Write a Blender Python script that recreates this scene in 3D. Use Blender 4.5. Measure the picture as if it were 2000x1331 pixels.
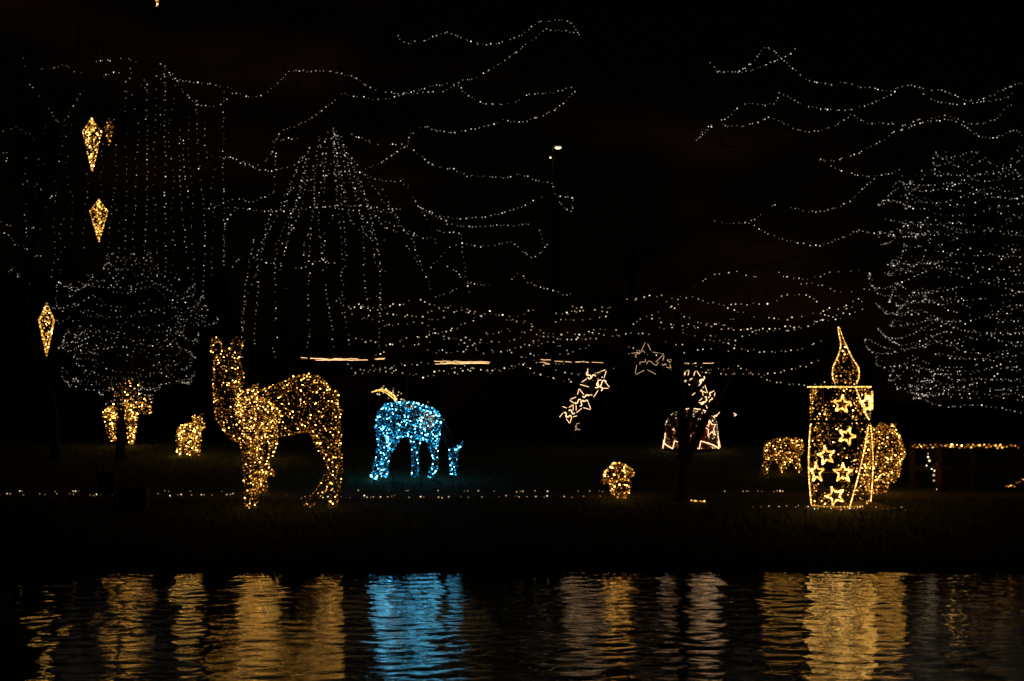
import bpy, bmesh, math, random
import numpy as np
from mathutils import Vector, Matrix

for o in list(bpy.data.objects):
    bpy.data.objects.remove(o, do_unlink=True)
sc = bpy.context.scene
COL = sc.collection
R = math.radians
rnd = random.Random(7)
nrg = np.random.default_rng(11)

# ------------------------------------------------------------------ camera
W0, H0, F = 2000.0, 1331.0, 4722.0          # photograph size, focal length in its pixels
YH = 780.0                                   # horizon row
CAMZ, GZ, TZ = 2.2, 0.6, 0.60                # eye, near bank and far lawn heights above the water (z = 0)
PITCH = math.atan((YH - H0 / 2) / F)
cd = bpy.data.cameras.new('camera'); cam = bpy.data.objects.new('camera', cd); COL.objects.link(cam)
cd.sensor_fit = 'HORIZONTAL'; cd.sensor_width = 36.0; cd.lens = 36.0 * F / W0
cd.clip_start = 0.1; cd.clip_end = 3000
cam.location = (0, 0, CAMZ); cam.rotation_euler = (math.pi / 2 + PITCH, 0, 0)
sc.camera = cam

# ------------------------------------------------------------------ sky, moonlight, exposure
MOON_EL, MOON_AZ = R(28), R(150)
wd = bpy.data.worlds.new('World'); sc.world = wd; wd.use_nodes = True
nt = wd.node_tree; nt.nodes.clear()
sky = nt.nodes.new('ShaderNodeTexSky'); sky.sky_type = 'NISHITA'; sky.sun_disc = False
sky.sun_elevation = MOON_EL; sky.sun_rotation = MOON_AZ
bg = nt.nodes.new('ShaderNodeBackground'); bg.inputs['Strength'].default_value = 0.00012
tint = nt.nodes.new('ShaderNodeMix'); tint.data_type = 'RGBA'; tint.blend_type = 'MULTIPLY'
tint.inputs[0].default_value = 1.0; tint.inputs[7].default_value = (1.0, 0.62, 0.28, 1)
nt.links.new(sky.outputs[0], tint.inputs[6]); nt.links.new(tint.outputs[2], bg.inputs['Color'])
# low clouds over the town, dull red from its lamps: one noise field over the whole sky
tc = nt.nodes.new('ShaderNodeTexCoord')
mp = nt.nodes.new('ShaderNodeMapping'); mp.inputs['Scale'].default_value = (1, 1, 2.6); mp.inputs['Location'].default_value = (0.30, 0.18, 0.05)
nz = nt.nodes.new('ShaderNodeTexNoise'); nz.inputs['Scale'].default_value = 5.5; nz.inputs['Detail'].default_value = 3
rp = nt.nodes.new('ShaderNodeValToRGB')
rp.color_ramp.elements[0].position = 0.54; rp.color_ramp.elements[0].color = (0, 0, 0, 1)
rp.color_ramp.elements[1].position = 0.85; rp.color_ramp.elements[1].color = (0.008, 0.0026, 0.0016, 1)
bg2 = nt.nodes.new('ShaderNodeBackground'); bg2.inputs['Strength'].default_value = 1.0
add = nt.nodes.new('ShaderNodeAddShader'); wo = nt.nodes.new('ShaderNodeOutputWorld')
nt.links.new(tc.outputs['Generated'], mp.inputs['Vector']); nt.links.new(mp.outputs[0], nz.inputs['Vector'])
nt.links.new(nz.outputs['Fac'], rp.inputs['Fac']); nt.links.new(rp.outputs['Color'], bg2.inputs['Color'])
nt.links.new(bg.outputs[0], add.inputs[0]); nt.links.new(bg2.outputs[0], add.inputs[1]); nt.links.new(add.outputs[0], wo.inputs['Surface'])
sl = bpy.data.lights.new('moon', 'SUN'); sl.energy = 0.0015; sl.angle = R(0.5); sl.color = (1.0, 0.95, 0.85)
so = bpy.data.objects.new('moon', sl); COL.objects.link(so)
so.rotation_euler = (R(90) - MOON_EL, 0, math.pi - MOON_AZ)
sc.view_settings.view_transform = 'Standard'; sc.view_settings.look = 'None'
sc.view_settings.exposure = 0.0; sc.view_settings.gamma = 1.0; sc.view_settings.use_curve_mapping = False
sc.render.engine = 'CYCLES'
sc.cycles.use_denoising = True
sc.cycles.max_bounces = 4; sc.cycles.diffuse_bounces = 1; sc.cycles.glossy_bounces = 3
sc.cycles.sample_clamp_indirect = 6.0
sc.cycles.use_light_tree = True

# ------------------------------------------------------------------ pixel <-> place
_c, _s = math.cos(PITCH), math.sin(PITCH)
def P(px, py, D):
    u = (px - W0 / 2) / F; v = (H0 / 2 - py) / F
    d = Vector((u, _c - v * _s, v * _c + _s))
    return Vector((0, 0, CAMZ)) + d * (D / d.y)
def PX(D):
    return D / F                              # metres per photograph pixel at distance D
def DG(py):                                   # distance of the lawn at that row
    lo, hi = 31.0, 52.0
    for _ in range(50):
        m = (lo + hi) / 2
        if YH + (CAMZ - ground_z(0, m)) * F / m > py: lo = m
        else: hi = m
    return lo
def G(px, D, z=None):                         # point on the lawn
    p = P(px, 700, D); p.z = ground_z(p.x, p.y) if z is None else z
    return p

SHORE = 30.6
def shore_y(x):
    return SHORE + 0.22 * math.sin(x * 0.55 + 0.4) + 0.14 * math.sin(x * 1.7) + 0.09 * math.sin(x * 4.1) + 0.05 * math.sin(x * 9.3 + 1)
def ground_z(x, y):
    s = shore_y(x)
    if y < 5.0:
        t = min(1, max(0, (y - 2.5) / 2.5)); return GZ + (-1.0 - GZ) * t
    d = y - s
    if d < -1.5: return -1.0
    if d < 0.0: return -1.0 + (d + 1.5) / 1.5 * 0.95
    # the lawn climbs gently from the water, crests and falls back towards the stalls
    q = y - SHORE
    if q < 17.2: z = 0.075 * q
    elif q < 21: z = 1.29
    elif q < 43: t = (q - 21) / 22; z = 1.29 + (TZ - 1.29) * t * t * (3 - 2 * t)
    else: z = TZ
    if d < 0.25: z = min(z, -0.05 + (0.06 + max(0, z)) * max(0, d) / 0.25)
    return z

# ------------------------------------------------------------------ materials
def nodes(name):
    m = bpy.data.materials.new(name); m.use_nodes = True
    n = m.node_tree; b = n.nodes['Principled BSDF']
    return m, n, b
def surf(name, c1, c2=None, scale=8.0, rough=0.8, metal=0.0, bump=0.0, detail=4.0, bscale=None):
    m, n, b = nodes(name)
    b.inputs['Roughness'].default_value = rough; b.inputs['Metallic'].default_value = metal
    b.inputs['Base Color'].default_value = (*c1, 1)
    if c2:
        co = n.nodes.new('ShaderNodeTexCoord'); t = n.nodes.new('ShaderNodeTexNoise')
        t.inputs['Scale'].default_value = scale; t.inputs['Detail'].default_value = detail
        r = n.nodes.new('ShaderNodeValToRGB')
        r.color_ramp.elements[0].position = 0.35; r.color_ramp.elements[0].color = (*c1, 1)
        r.color_ramp.elements[1].position = 0.65; r.color_ramp.elements[1].color = (*c2, 1)
        n.links.new(co.outputs['Object'], t.inputs['Vector']); n.links.new(t.outputs['Fac'], r.inputs['Fac'])
        n.links.new(r.outputs['Color'], b.inputs['Base Color'])
        if bump:
            bu = n.nodes.new('ShaderNodeBump'); bu.inputs['Strength'].default_value = bump; bu.inputs['Distance'].default_value = 0.02
            t2 = n.nodes.new('ShaderNodeTexNoise'); t2.inputs['Scale'].default_value = bscale or scale * 4
            n.links.new(co.outputs['Object'], t2.inputs['Vector']); n.links.new(t2.outputs['Fac'], bu.inputs['Height'])
            n.links.new(bu.outputs['Normal'], b.inputs['Normal'])
    return m
def glow(name, c, s):
    m, n, b = nodes(name)
    b.inputs['Base Color'].default_value = (0.3, 0.28, 0.25, 1); b.inputs['Roughness'].default_value = 0.4
    b.inputs['Emission Color'].default_value = (*c, 1); b.inputs['Emission Strength'].default_value = s
    return m

M = dict(
    grass=surf('grass_ground', (0.028, 0.045, 0.014), (0.05, 0.062, 0.02), 3.0, 0.95, bump=0.6, bscale=40),
    blade=surf('grass_blade', (0.03, 0.048, 0.014), (0.05, 0.055, 0.02), 2.0, 0.7),
    gravel=surf('gravel', (0.07, 0.06, 0.05), (0.12, 0.105, 0.085), 30, 0.95, bump=0.5),
    bark=surf('bark', (0.028, 0.022, 0.017), (0.05, 0.04, 0.03), 14, 0.95, bump=0.8),
    pale_bark=surf('pale_bark', (0.30, 0.27, 0.22), (0.10, 0.085, 0.07), 9, 0.9, bump=0.5),
    wire=surf('bronze_wire', (0.20, 0.13, 0.07), (0.13, 0.085, 0.045), 12, 0.5, 0.6),
    cable=surf('cable', (0.03, 0.035, 0.03), None, rough=0.6),
    bluewire=surf('grey_wire', (0.22, 0.25, 0.28), (0.12, 0.14, 0.16), 12, 0.5, 0.5),
    steel=surf('painted_steel', (0.035, 0.035, 0.035), (0.022, 0.022, 0.022), 10, 0.5, 0.4),
    wood=surf('dark_wood', (0.028, 0.019, 0.013), (0.042, 0.028, 0.019), 6, 0.8, bump=0.4),
    plank=surf('weathered_plank', (0.15, 0.105, 0.07), (0.09, 0.062, 0.04), 9, 0.85, bump=0.4),
    plaster=surf('ochre_plaster', (0.42, 0.33, 0.21), (0.34, 0.26, 0.16), 2.5, 0.95, bump=0.3),
    roof=surf('roof_tiles', (0.14, 0.065, 0.045), (0.09, 0.045, 0.035), 5, 0.9),
    glass=surf('window_glass', (0.01, 0.012, 0.014), None, rough=0.08),
    canvas=surf('stall_canvas', (0.22, 0.15, 0.11), (0.15, 0.10, 0.08), 4, 0.9),
    velvet=surf('red_fabric', (0.22, 0.035, 0.02), (0.14, 0.02, 0.014), 8, 0.95),
    sand=surf('sand', (0.30, 0.20, 0.11), (0.22, 0.14, 0.08), 14, 0.95, bump=0.5),
    stone=surf('stone', (0.20, 0.17, 0.13), (0.13, 0.11, 0.085), 8, 0.9, bump=0.5),
    redpaint=surf('red_paint', (0.14, 0.025, 0.015), (0.09, 0.016, 0.01), 6, 0.5),
    skin=surf('skin', (0.45, 0.28, 0.20), None, rough=0.6),
    hair=surf('hair', (0.03, 0.02, 0.015), None, rough=0.6),
)
# bulbs: the same lamp seen more or less along its axis, hence the steps of brightness
def bulbset(key, steps):
    return [glow('bulb_%s_%d' % (key, i), c, s) for i, (c, s) in enumerate(steps)]
GOLD = bulbset('gold', [((1, .26, .022), .17), ((1, .38, .035), .55), ((1, .45, .06), 2.0), ((1, .50, .09), 12.0)])
GOLD_P = (.44, .28, .17, .11)
PALE = bulbset('pale_gold', [((1, .30, .028), .26), ((1, .43, .055), .9), ((1, .50, .08), 2.6), ((1, .56, .12), 12.0)])
PALE_P = (.42, .28, .20, .10)
BLUE = bulbset('blue', [((.0, .10, .36), .20), ((.0, .30, .68), .8), ((.01, .50, 1.0), 2.6), ((.15, .68, 1.0), 14.0)])
BLUE_P = (.42, .25, .19, .14)
WHITE = bulbset('white', [((1, .87, .68), .11), ((1, .88, .70), .30), ((1, .89, .72), .72), ((1, .90, .74), 1.5)])
WHITE_P = (.34, .32, .26, .08)
WARM = bulbset('warm_white', [((1, .58, .20), .17), ((1, .68, .30), .5), ((1, .78, .44), 1.1), ((1, .82, .52), 2.2)])
WARM_P = (.34, .32, .26, .08)
ROPE = glow('rope_light_gold', (1, .48, .07), 0.7)
ROPEB = bulbset('rope_gold', [((1, .50, .09), 1.6), ((1, .56, .14), 4.5)])
ROPEW = glow('rope_light_warm_white', (1, .58, .28), 2.3)
ROPED = glow('rope_light_dim', (1, .60, .32), .8)  # weaker version of the warm white rope light
ROPEO = glow('rope_light_amber', (1, .58, .24), 1.8)
LAMP = glow('lamp_lens', (1, .70, .32), 4.0)

# ------------------------------------------------------------------ mesh helpers
class MB:
    def __init__(s): s.v = []; s.f = []; s.m = []
    def tube(s, pts, r, n=4, mi=0, cap=True):
        pts = [Vector(p) for p in pts]; k = len(pts)
        if not hasattr(r, '__len__'): r = [r] * k
        base = len(s.v); prev = None
        for i, p in enumerate(pts):
            t = (pts[min(i + 1, k - 1)] - pts[max(i - 1, 0)])
            if t.length < 1e-9: t = Vector((0, 0, 1))
            t.normalize()
            if prev is None:
                a = Vector((0, 0, 1)) if abs(t.z) < .9 else Vector((1, 0, 0))
                u = t.cross(a).normalized()
            else:
                u = prev - t * prev.dot(t)
                u = u.normalized() if u.length > 1e-6 else t.orthogonal().normalized()
            prev = u; w = t.cross(u)
            for j in range(n):
                a = 2 * math.pi * j / n
                s.v.append(tuple(p + (u * math.cos(a) + w * math.sin(a)) * r[i]))
        for i in range(k - 1):
            for j in range(n):
                a, b = base + i * n + j, base + i * n + (j + 1) % n
                s.f.append((a, b, b + n, a + n)); s.m.append(mi)
        if cap:
            s.f.append(tuple(base + j for j in range(n))[::-1]); s.m.append(mi)
            s.f.append(tuple(base + (k - 1) * n + j for j in range(n))); s.m.append(mi)
    def box(s, c, d, mi=0, rz=0.0, bev=0.0):
        c = Vector(c); b = len(s.v); x, y, z = d[0] / 2, d[1] / 2, d[2] / 2
        ca, sa = math.cos(rz), math.sin(rz)
        for sx, sy, sz in ((-1,-1,-1),(1,-1,-1),(1,1,-1),(-1,1,-1),(-1,-1,1),(1,-1,1),(1,1,1),(-1,1,1)):
            px, py = sx * x, sy * y
            s.v.append((c.x + px * ca - py * sa, c.y + px * sa + py * ca, c.z + sz * z))
        for q in ((0,3,2,1),(4,5,6,7),(0,1,5,4),(1,2,6,5),(2,3,7,6),(3,0,4,7)):
            s.f.append(tuple(b + i for i in q)); s.m.append(mi)
    def quad(s, *p, mi=0):
        b = len(s.v); s.v += [tuple(q) for q in p]; s.f.append(tuple(range(b, b + len(p)))); s.m.append(mi)
    def build(s, name, mats, parent=None, smooth=False, origin=None):
        me = bpy.data.meshes.new(name)
        o0 = Vector(origin) if origin is not None else Vector((0, 0, 0))
        me.from_pydata([(a - o0.x, b - o0.y, c - o0.z) for a, b, c in s.v], [], s.f)
        if not isinstance(mats, (list, tuple)): mats = [mats]
        for m in mats: me.materials.append(m)
        me.polygons.foreach_set('material_index', s.m)
        if smooth: me.polygons.foreach_set('use_smooth', [True] * len(s.f))
        me.update()
        o = bpy.data.objects.new(name, me); COL.objects.link(o)
        o.location = o0
        if parent: attach(o, parent)
        return o
def wloc(o):
    p = Vector(o.location); q = o.parent
    while q: p = p + q.location; q = q.parent
    return p
def attach(o, parent):                        # all roots are unrotated: keep world place
    w = Vector(o.location); o.parent = parent; o.location = w - wloc(parent)
def empty(name, loc):
    o = bpy.data.objects.new(name, None); COL.objects.link(o); o.location = loc; o.empty_display_size = .1
    return o
def tag(o, label=None, cat=None, group=None, kind=None):
    if label: o['label'] = label
    if cat: o['category'] = cat
    if group: o['group'] = group
    if kind: o['kind'] = kind
    return o

_t = (1 + 5 ** .5) / 2
ICO_V = np.array([(-1,_t,0),(1,_t,0),(-1,-_t,0),(1,-_t,0),(0,-1,_t),(0,1,_t),(0,-1,-_t),(0,1,-_t),(_t,0,-1),(_t,0,1),(-_t,0,-1),(-_t,0,1)], float)
ICO_V /= np.linalg.norm(ICO_V[0])
ICO_F = np.array([(0,11,5),(0,5,1),(0,1,7),(0,7,10),(0,10,11),(1,5,9),(5,11,4),(11,10,2),(10,7,6),(7,1,8),(3,9,4),(3,4,2),(3,2,6),(3,6,8),(3,8,9),(4,9,5),(2,4,11),(6,2,10),(8,6,7),(9,8,1)])
def bulbs(points, r, mats, probs, parent, name='bulbs', jitter=.3, rs=None):
    pts = np.array([tuple(p) for p in points], float).reshape(-1, 3); n = len(pts)
    if n == 0: return None
    rr = np.full(n, r) * (1 + jitter * (nrg.random(n) - .5) * 2)
    V = (pts[:, None, :] + ICO_V[None] * rr[:, None, None]).reshape(-1, 3)
    o0 = np.array(tuple(wloc(parent))) if parent else np.zeros(3)
    V = V - o0
    Fc = (ICO_F[None] + (np.arange(n) * 12)[:, None, None]).reshape(-1, 3)
    me = bpy.data.meshes.new(name)
    me.vertices.add(len(V)); me.vertices.foreach_set('co', V.ravel())
    me.loops.add(Fc.size); me.loops.foreach_set('vertex_index', Fc.ravel().astype(np.int32))
    me.polygons.add(len(Fc)); me.polygons.foreach_set('loop_start', (np.arange(len(Fc)) * 3).astype(np.int32))
    for m in mats: me.materials.append(m)
    idx = nrg.choice(len(mats), n, p=np.array(probs) / sum(probs))
    me.polygons.foreach_set('material_index', np.repeat(idx, 20).astype(np.int32))
    me.update(calc_edges=True)
    o = bpy.data.objects.new(name, me); COL.objects.link(o)
    if parent: o.parent = parent
    o['kind'] = 'stuff'
    return o
def smooth_path(pts, step):                   # Catmull-Rom through pts, resampled every step
    p = [Vector(a) for a in pts]
    if len(p) == 2: dense = [p[0].lerp(p[1], i / 20) for i in range(21)]
    else:
        q = [p[0] * 2 - p[1]] + p + [p[-1] * 2 - p[-2]]; dense = []
        for i in range(1, len(q) - 2):
            a, b, c, d = q[i-1], q[i], q[i+1], q[i+2]
            for k in range(10):
                t = k / 10
                dense.append(.5 * ((2*b) + (c-a)*t + (2*a-5*b+4*c-d)*t*t + (3*b-a-3*c+d)*t**3))
        dense.append(p[-1])
    out = [dense[0]]; acc = 0
    for a, b in zip(dense, dense[1:]):
        L = (b - a).length
        while acc + L >= step:
            a = a.lerp(b, (step - acc) / L); L = (b - a).length; acc = 0; out.append(a)
        acc += L
    return out

# ------------------------------------------------------------------ the setting: pond, lawn, path
def axis(lo, hi, flo, fhi, fine, n_out):
    a = list(np.arange(flo, fhi + 1e-6, fine))
    left = [flo - (flo - lo) * (k / n_out) ** 2.2 for k in range(1, n_out + 1)][::-1]
    right = [fhi + (hi - fhi) * (k / n_out) ** 2.2 for k in range(1, n_out + 1)]
    return np.array(left + a + right)
def sheet(name, xs, ys, zfun, mat):
    X, Y = np.meshgrid(xs, ys); Z = zfun(X, Y)
    V = np.stack([X, Y, Z], -1).reshape(-1, 3); nx, ny = len(xs), len(ys)
    i = np.arange(nx - 1)[None] + (np.arange(ny - 1) * nx)[:, None]
    Fq = np.stack([i, i + 1, i + 1 + nx, i + nx], -1).reshape(-1, 4)
    me = bpy.data.meshes.new(name)
    me.vertices.add(len(V)); me.vertices.foreach_set('co', V.ravel())
    me.loops.add(Fq.size); me.loops.foreach_set('vertex_index', Fq.ravel().astype(np.int32))
    me.polygons.add(len(Fq)); me.polygons.foreach_set('loop_start', (np.arange(len(Fq)) * 4).astype(np.int32))
    me.polygons.foreach_set('use_smooth', np.ones(len(Fq), bool))
    me.materials.append(mat); me.update(calc_edges=True)
    o = bpy.data.objects.new(name, me); COL.objects.link(o); o['kind'] = 'structure'
    return o
sheet('lawn', axis(-500, 500, -12, 12, .16, 14),
      np.concatenate([axis(-200, 25, -4, 8, .8, 8)[:-8], np.arange(8.5, 28.8, 2), np.arange(29, 34, .1), np.arange(34.5, 100, 1.5), np.geomspace(102, 1500, 12)]),
      np.vectorize(ground_z), M['grass'])
wm, wn, wb = nodes('pond_water')
wb.inputs['Base Color'].default_value = (0.004, 0.006, 0.006, 1); wb.inputs['Roughness'].default_value = 0.03
wb.inputs['IOR'].default_value = 1.333
wco = wn.nodes.new('ShaderNodeTexCoord'); wmap = wn.nodes.new('ShaderNodeMapping'); wmap.inputs['Scale'].default_value = (1.0, 1.5, 1)
wnz = wn.nodes.new('ShaderNodeTexNoise'); wnz.inputs['Scale'].default_value = 9.0; wnz.inputs['Detail'].default_value = 2
wbu = wn.nodes.new('ShaderNodeBump'); wbu.inputs['Strength'].default_value = 1.0; wbu.inputs['Distance'].default_value = 0.0025
wn.links.new(wco.outputs['Object'], wmap.inputs[0]); wn.links.new(wmap.outputs[0], wnz.inputs['Vector'])
wn.links.new(wnz.outputs['Fac'], wbu.inputs['Height']); wn.links.new(wbu.outputs['Normal'], wb.inputs['Normal'])
WAVES = []
for k in range(46):
    lam = 0.14 * (0.70 / 0.14) ** (k / 45)
    th = nrg.random() * math.pi
    slope = (0.0045 + 0.0060 * k / 45) * (0.7 + 0.7 * nrg.random())
    WAVES.append((2 * math.pi / lam * math.cos(th), 2 * math.pi / lam * math.sin(th), slope * lam / (2 * math.pi), nrg.random() * 6.28))
def wave_z(X, Y):
    Z = np.zeros_like(X)
    for kx, ky, a, ph in WAVES: Z += a * np.sin(kx * X + ky * Y + ph)
    fx = np.clip((8.8 - np.abs(X)) / 1.5, 0, 1); fy = np.clip((Y - 13) / 2, 0, 1)
    gust = 0.85 + 0.4 * np.sin(X * 0.7 + Y * 0.43 + 1.0) * np.sin(Y * 0.8 - X * 0.3) + 0.15 * np.sin(X * 1.9 - Y * 0.9)
    return Z * fx * fy * gust
sheet('pond_water', axis(-450, 450, -8.5, 8.5, .045, 12), np.concatenate([np.linspace(-2, 13, 16), np.arange(13.5, 31.4, .034)]), wave_z, wm)
mb = MB()
PY = DG(968)
pth = [(x, PY + .12 * math.sin(x * .5), 0) for x in np.linspace(-40, 40, 60)]
def pz(p, dy): return (p[0], p[1] + dy, ground_z(p[0], p[1] + dy) + .006)
for a, b in zip(pth, pth[1:]):
    mb.quad(pz(a, -.5), pz(b, -.5), pz(b, .5), pz(a, .5))
tag(mb.build('gravel_path', M['gravel']), kind='structure')
# short grass, most of it near the lamps
mb = MB()
for i in range(26000):
    y = 30.8 + 22 * rnd.random() ** 1.4; x = rnd.uniform(-.25, .25) * y * 1.02
    if abs(y - PY) < .6: continue
    z = ground_z(x, y) - .005
    if z < .01: continue
    h = rnd.uniform(.04, .11); w = rnd.uniform(.006, .012); a = rnd.random() * 6.28
    dx, dy = math.cos(a) * w, math.sin(a) * w; lx, ly = rnd.gauss(0, .025), rnd.gauss(0, .025)
    mb.quad((x - dx, y - dy, z), (x + dx, y + dy, z), (x + lx, y + ly, z + h))
tag(mb.build('lawn_grass', M['blade']), 'short winter grass of the lawn along the pond edge', 'grass', kind='stuff')
# reeds and sedge at the water's edge
mb = MB()
for i in range(1500):
    x = rnd.uniform(-7.5, 7.5)
    if math.sin(x * 1.9) + math.sin(x * .7 + 2) < 0.2: continue
    y = shore_y(x) + rnd.uniform(-.02, .3); z = ground_z(x, y) - .02; h = rnd.uniform(.10, .24); a = rnd.random() * 6.28; w = .006
    dx, dy = math.cos(a) * w, math.sin(a) * w; lx, ly = rnd.gauss(0, .07), rnd.gauss(0, .07)
    mb.quad((x - dx, y - dy, z), (x + dx, y + dy, z), (x + lx * .4 + dx * .6, y + ly * .4 + dy * .6, z + h * .6), (x + lx, y + ly, z + h))
tag(mb.build('bank_sedge', M['blade']), 'low dark sedge tufts fringing the pond bank', 'sedge', kind='stuff')

# ------------------------------------------------------------------ bare trees
def tree(name, label, trunk, limbs, seed, mat='bark', twigs=1.0, cat='tree', group=None, stems=()):
    """trunk: [(point, radius)...]; limbs: list of target points; each limb leaves the trunk's upper half"""
    rr = random.Random(seed)
    base = Vector(trunk[0][0])
    root = tag(empty(name, base), label, cat, group)
    mb = MB()
    tp = [Vector(p) for p, r in trunk]
    pts = smooth_path(tp, .25); L = len(pts)
    rs = [trunk[0][1] + (trunk[-1][1] - trunk[0][1]) * (i / max(1, L - 1)) ** .8 for i in range(L)]
    rs[0] *= 1.5
    if L > 1: rs[1] *= 1.15
    mb.tube([p + Vector((rr.gauss(0, .012), rr.gauss(0, .012), 0)) for p in pts], rs, 9)
    for sp_, r0, r1 in stems:
        q = smooth_path(sp_, .15); mb.tube(q, [r0 + (r1 - r0) * i / (len(q) - 1) for i in range(len(q))], 8)
    mb.build('trunk', mat if not isinstance(mat, str) else M[mat], root, smooth=True, origin=base)
    mb = MB(); paths = []
    top = tp[-1]
    for t in limbs:
        t = Vector(t); st = pts[int(L * rr.uniform(.55, .97))] if L > 2 else top
        if t.z < st.z + .3: st = pts[max(0, int(L * .5))]
        d = t - st; mid = st + d * .5 + Vector((rr.gauss(0, .1), rr.gauss(0, .1), .12)) * d.length + Vector((0, 0, .05 * d.length))
        q = smooth_path([st, st + d * .22 + Vector((0, 0, .14 * d.length)), mid, t], max(.18, d.length / 16))
        q.append(t)
        r0 = min(trunk[-1][1] * .62, .02 + .011 * d.length)
        q = [p + Vector((rr.gauss(0, .02), rr.gauss(0, .02), rr.gauss(0, .02))) for p in q[:-1]] + [t]
        mb.tube(q, [r0 + (.007 - r0) * (i / (len(q) - 1)) ** .8 for i in range(len(q))], 5); paths.append(q)
    for q in paths:
        for p, p2 in list(zip(q, q[1:]))[2:]:
            if rr.random() > .65 * twigs: continue
            d = (p2 - p).normalized()
            side = (d + Vector((rr.gauss(0, .7), rr.gauss(0, .7), rr.gauss(.25, .6)))).normalized()
            ln = rr.uniform(.35, 1.1)
            b = [p, p + side * ln * .5 + Vector((0, 0, .05)), p + side * ln + Vector((rr.gauss(0, .1), rr.gauss(0, .1), rr.gauss(.05, .1)))]
            mb.tube(b, [.011, .008, .004], 3, cap=False)
            for k in range(4):
                s0 = b[1].lerp(b[2], rr.random()) if k else b[2]
                e = s0 + (side + Vector((rr.gauss(0, .6), rr.gauss(0, .6), rr.gauss(.1, .5)))).normalized() * rr.uniform(.15, .5)
                mb.tube([s0, s0.lerp(e, .5) + Vector((rr.gauss(0, .03),) * 3), e], [.005, .004, .002], 3, cap=False)
    mb.build('crown', mat if not isinstance(mat, str) else M[mat], root, origin=base)
    return root

def pts3(seq, D, wob=.5, seed=0):
    rr = random.Random(seed); ph = rr.random() * 6; k = rr.uniform(.006, .014)
    return [P(x, y, D + wob * math.sin(x * k + y * k * .6 + ph)) for x, y in seq]
STRN = [0]
def string(seq, D, name='string_light', label='', group='', mats=WHITE, probs=WHITE_P, step=8.2, r_px=1.3, wob=.5, drop=.07, cat='string light', parent=None, jit=1.0):
    STRN[0] += 1
    p3 = pts3(seq, D, wob, STRN[0]); st = step * PX(D)
    q = smooth_path(p3, st)
    mb = MB(); sub = q if len(q) > 1 else p3
    mb.tube(sub, .0035, 3)
    o = mb.build(name, M['cable'], parent, origin=p3[0])
    if parent is None: tag(o, label, cat, group)
    bp = []
    for p, p_ in zip(sub, sub[1:]):
        if rnd.random() < drop: continue
        g = jit * PX(D); p = p.lerp(p_, rnd.uniform(-.32, .32))
        bp.append(p + Vector((rnd.gauss(0, .8) * g, rnd.gauss(0, .8) * g, rnd.gauss(0, .9) * g)))
    bulbs(bp, r_px * PX(D), mats, probs, o)
    return o

# ------------------------------------------------------------------ wire-and-bulb figures
def remeshed(spheres, voxel, smooth_it=2):
    """one closed skin over a chain of spheres -> (verts, tris) as numpy"""
    bm = bmesh.new()
    for c, r in spheres:
        bmesh.ops.create_icosphere(bm, subdivisions=2, radius=r, matrix=Matrix.Translation(c))
    me = bpy.data.meshes.new('tmp'); bm.to_mesh(me); bm.free()
    o = bpy.data.objects.new('tmp', me); COL.objects.link(o)
    m = o.modifiers.new('r', 'REMESH'); m.mode = 'VOXEL'; m.voxel_size = voxel
    s = o.modifiers.new('s', 'SMOOTH'); s.iterations = smooth_it; s.factor = .5
    return o, me
def baked(o):
    dg = bpy.context.evaluated_depsgraph_get(); dg.update()
    e = o.evaluated_get(dg); t = e.to_mesh(); t.calc_loop_triangles()
    V = np.empty(len(t.vertices) * 3); t.vertices.foreach_get('co', V); V = V.reshape(-1, 3)
    T = np.empty(len(t.loop_triangles) * 3, np.int32); t.loop_triangles.foreach_get('vertices', T); T = T.reshape(-1, 3)
    E = np.empty(len(t.edges) * 2, np.int32); t.edges.foreach_get('vertices', E); E = E.reshape(-1, 2)
    e.to_mesh_clear()
    return V, T, E
def drop_tmp(o, me):
    bpy.data.objects.remove(o, do_unlink=True); bpy.data.meshes.remove(me)
def spread(V, T, n, k=5, f=.72):
    """n points spread over the skin, none too close to another"""
    A, B, C = V[T[:, 0]], V[T[:, 1]], V[T[:, 2]]
    ar = np.linalg.norm(np.cross(B - A, C - A), axis=1) / 2; tot = ar.sum()
    d = f * math.sqrt(tot / n)
    i = nrg.choice(len(T), n * k, p=ar / tot); u = nrg.random((n * k, 2)); m = u.sum(1) > 1; u[m] = 1 - u[m]
    pts = A[i] + (B[i] - A[i]) * u[:, :1] + (C[i] - A[i]) * u[:, 1:]
    grid = {}; out = []
    for p in pts:
        if len(out) >= n: break
        key = (int(p[0] // d), int(p[1] // d), int(p[2] // d)); ok = True
        for dx in (-1, 0, 1):
            for dy in (-1, 0, 1):
                for dz in (-1, 0, 1):
                    for q in grid.get((key[0] + dx, key[1] + dy, key[2] + dz), ()):
                        if (q[0]-p[0])**2 + (q[1]-p[1])**2 + (q[2]-p[2])**2 < d * d: ok = False; break
                    if not ok: break
                if not ok: break
            if not ok: break
        if ok: grid.setdefault(key, []).append(p); out.append(p)
    return np.array(out)
def chain_spheres(ch, D, s=.34):
    out = []
    for (x0, y0, d0, r0), (x1, y1, d1, r1) in zip(ch, ch[1:]):
        a, b = P(x0, y0, D + d0), P(x1, y1, D + d1); ra, rb = r0 * PX(D + d0), r1 * PX(D + d1)
        n = max(2, int((b - a).length / (s * max(.5 * (ra + rb), .01))) + 1)
        for i in range(n + 1):
            t = i / n; out.append((a.lerp(b, t), ra + (rb - ra) * t))
    return out
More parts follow.
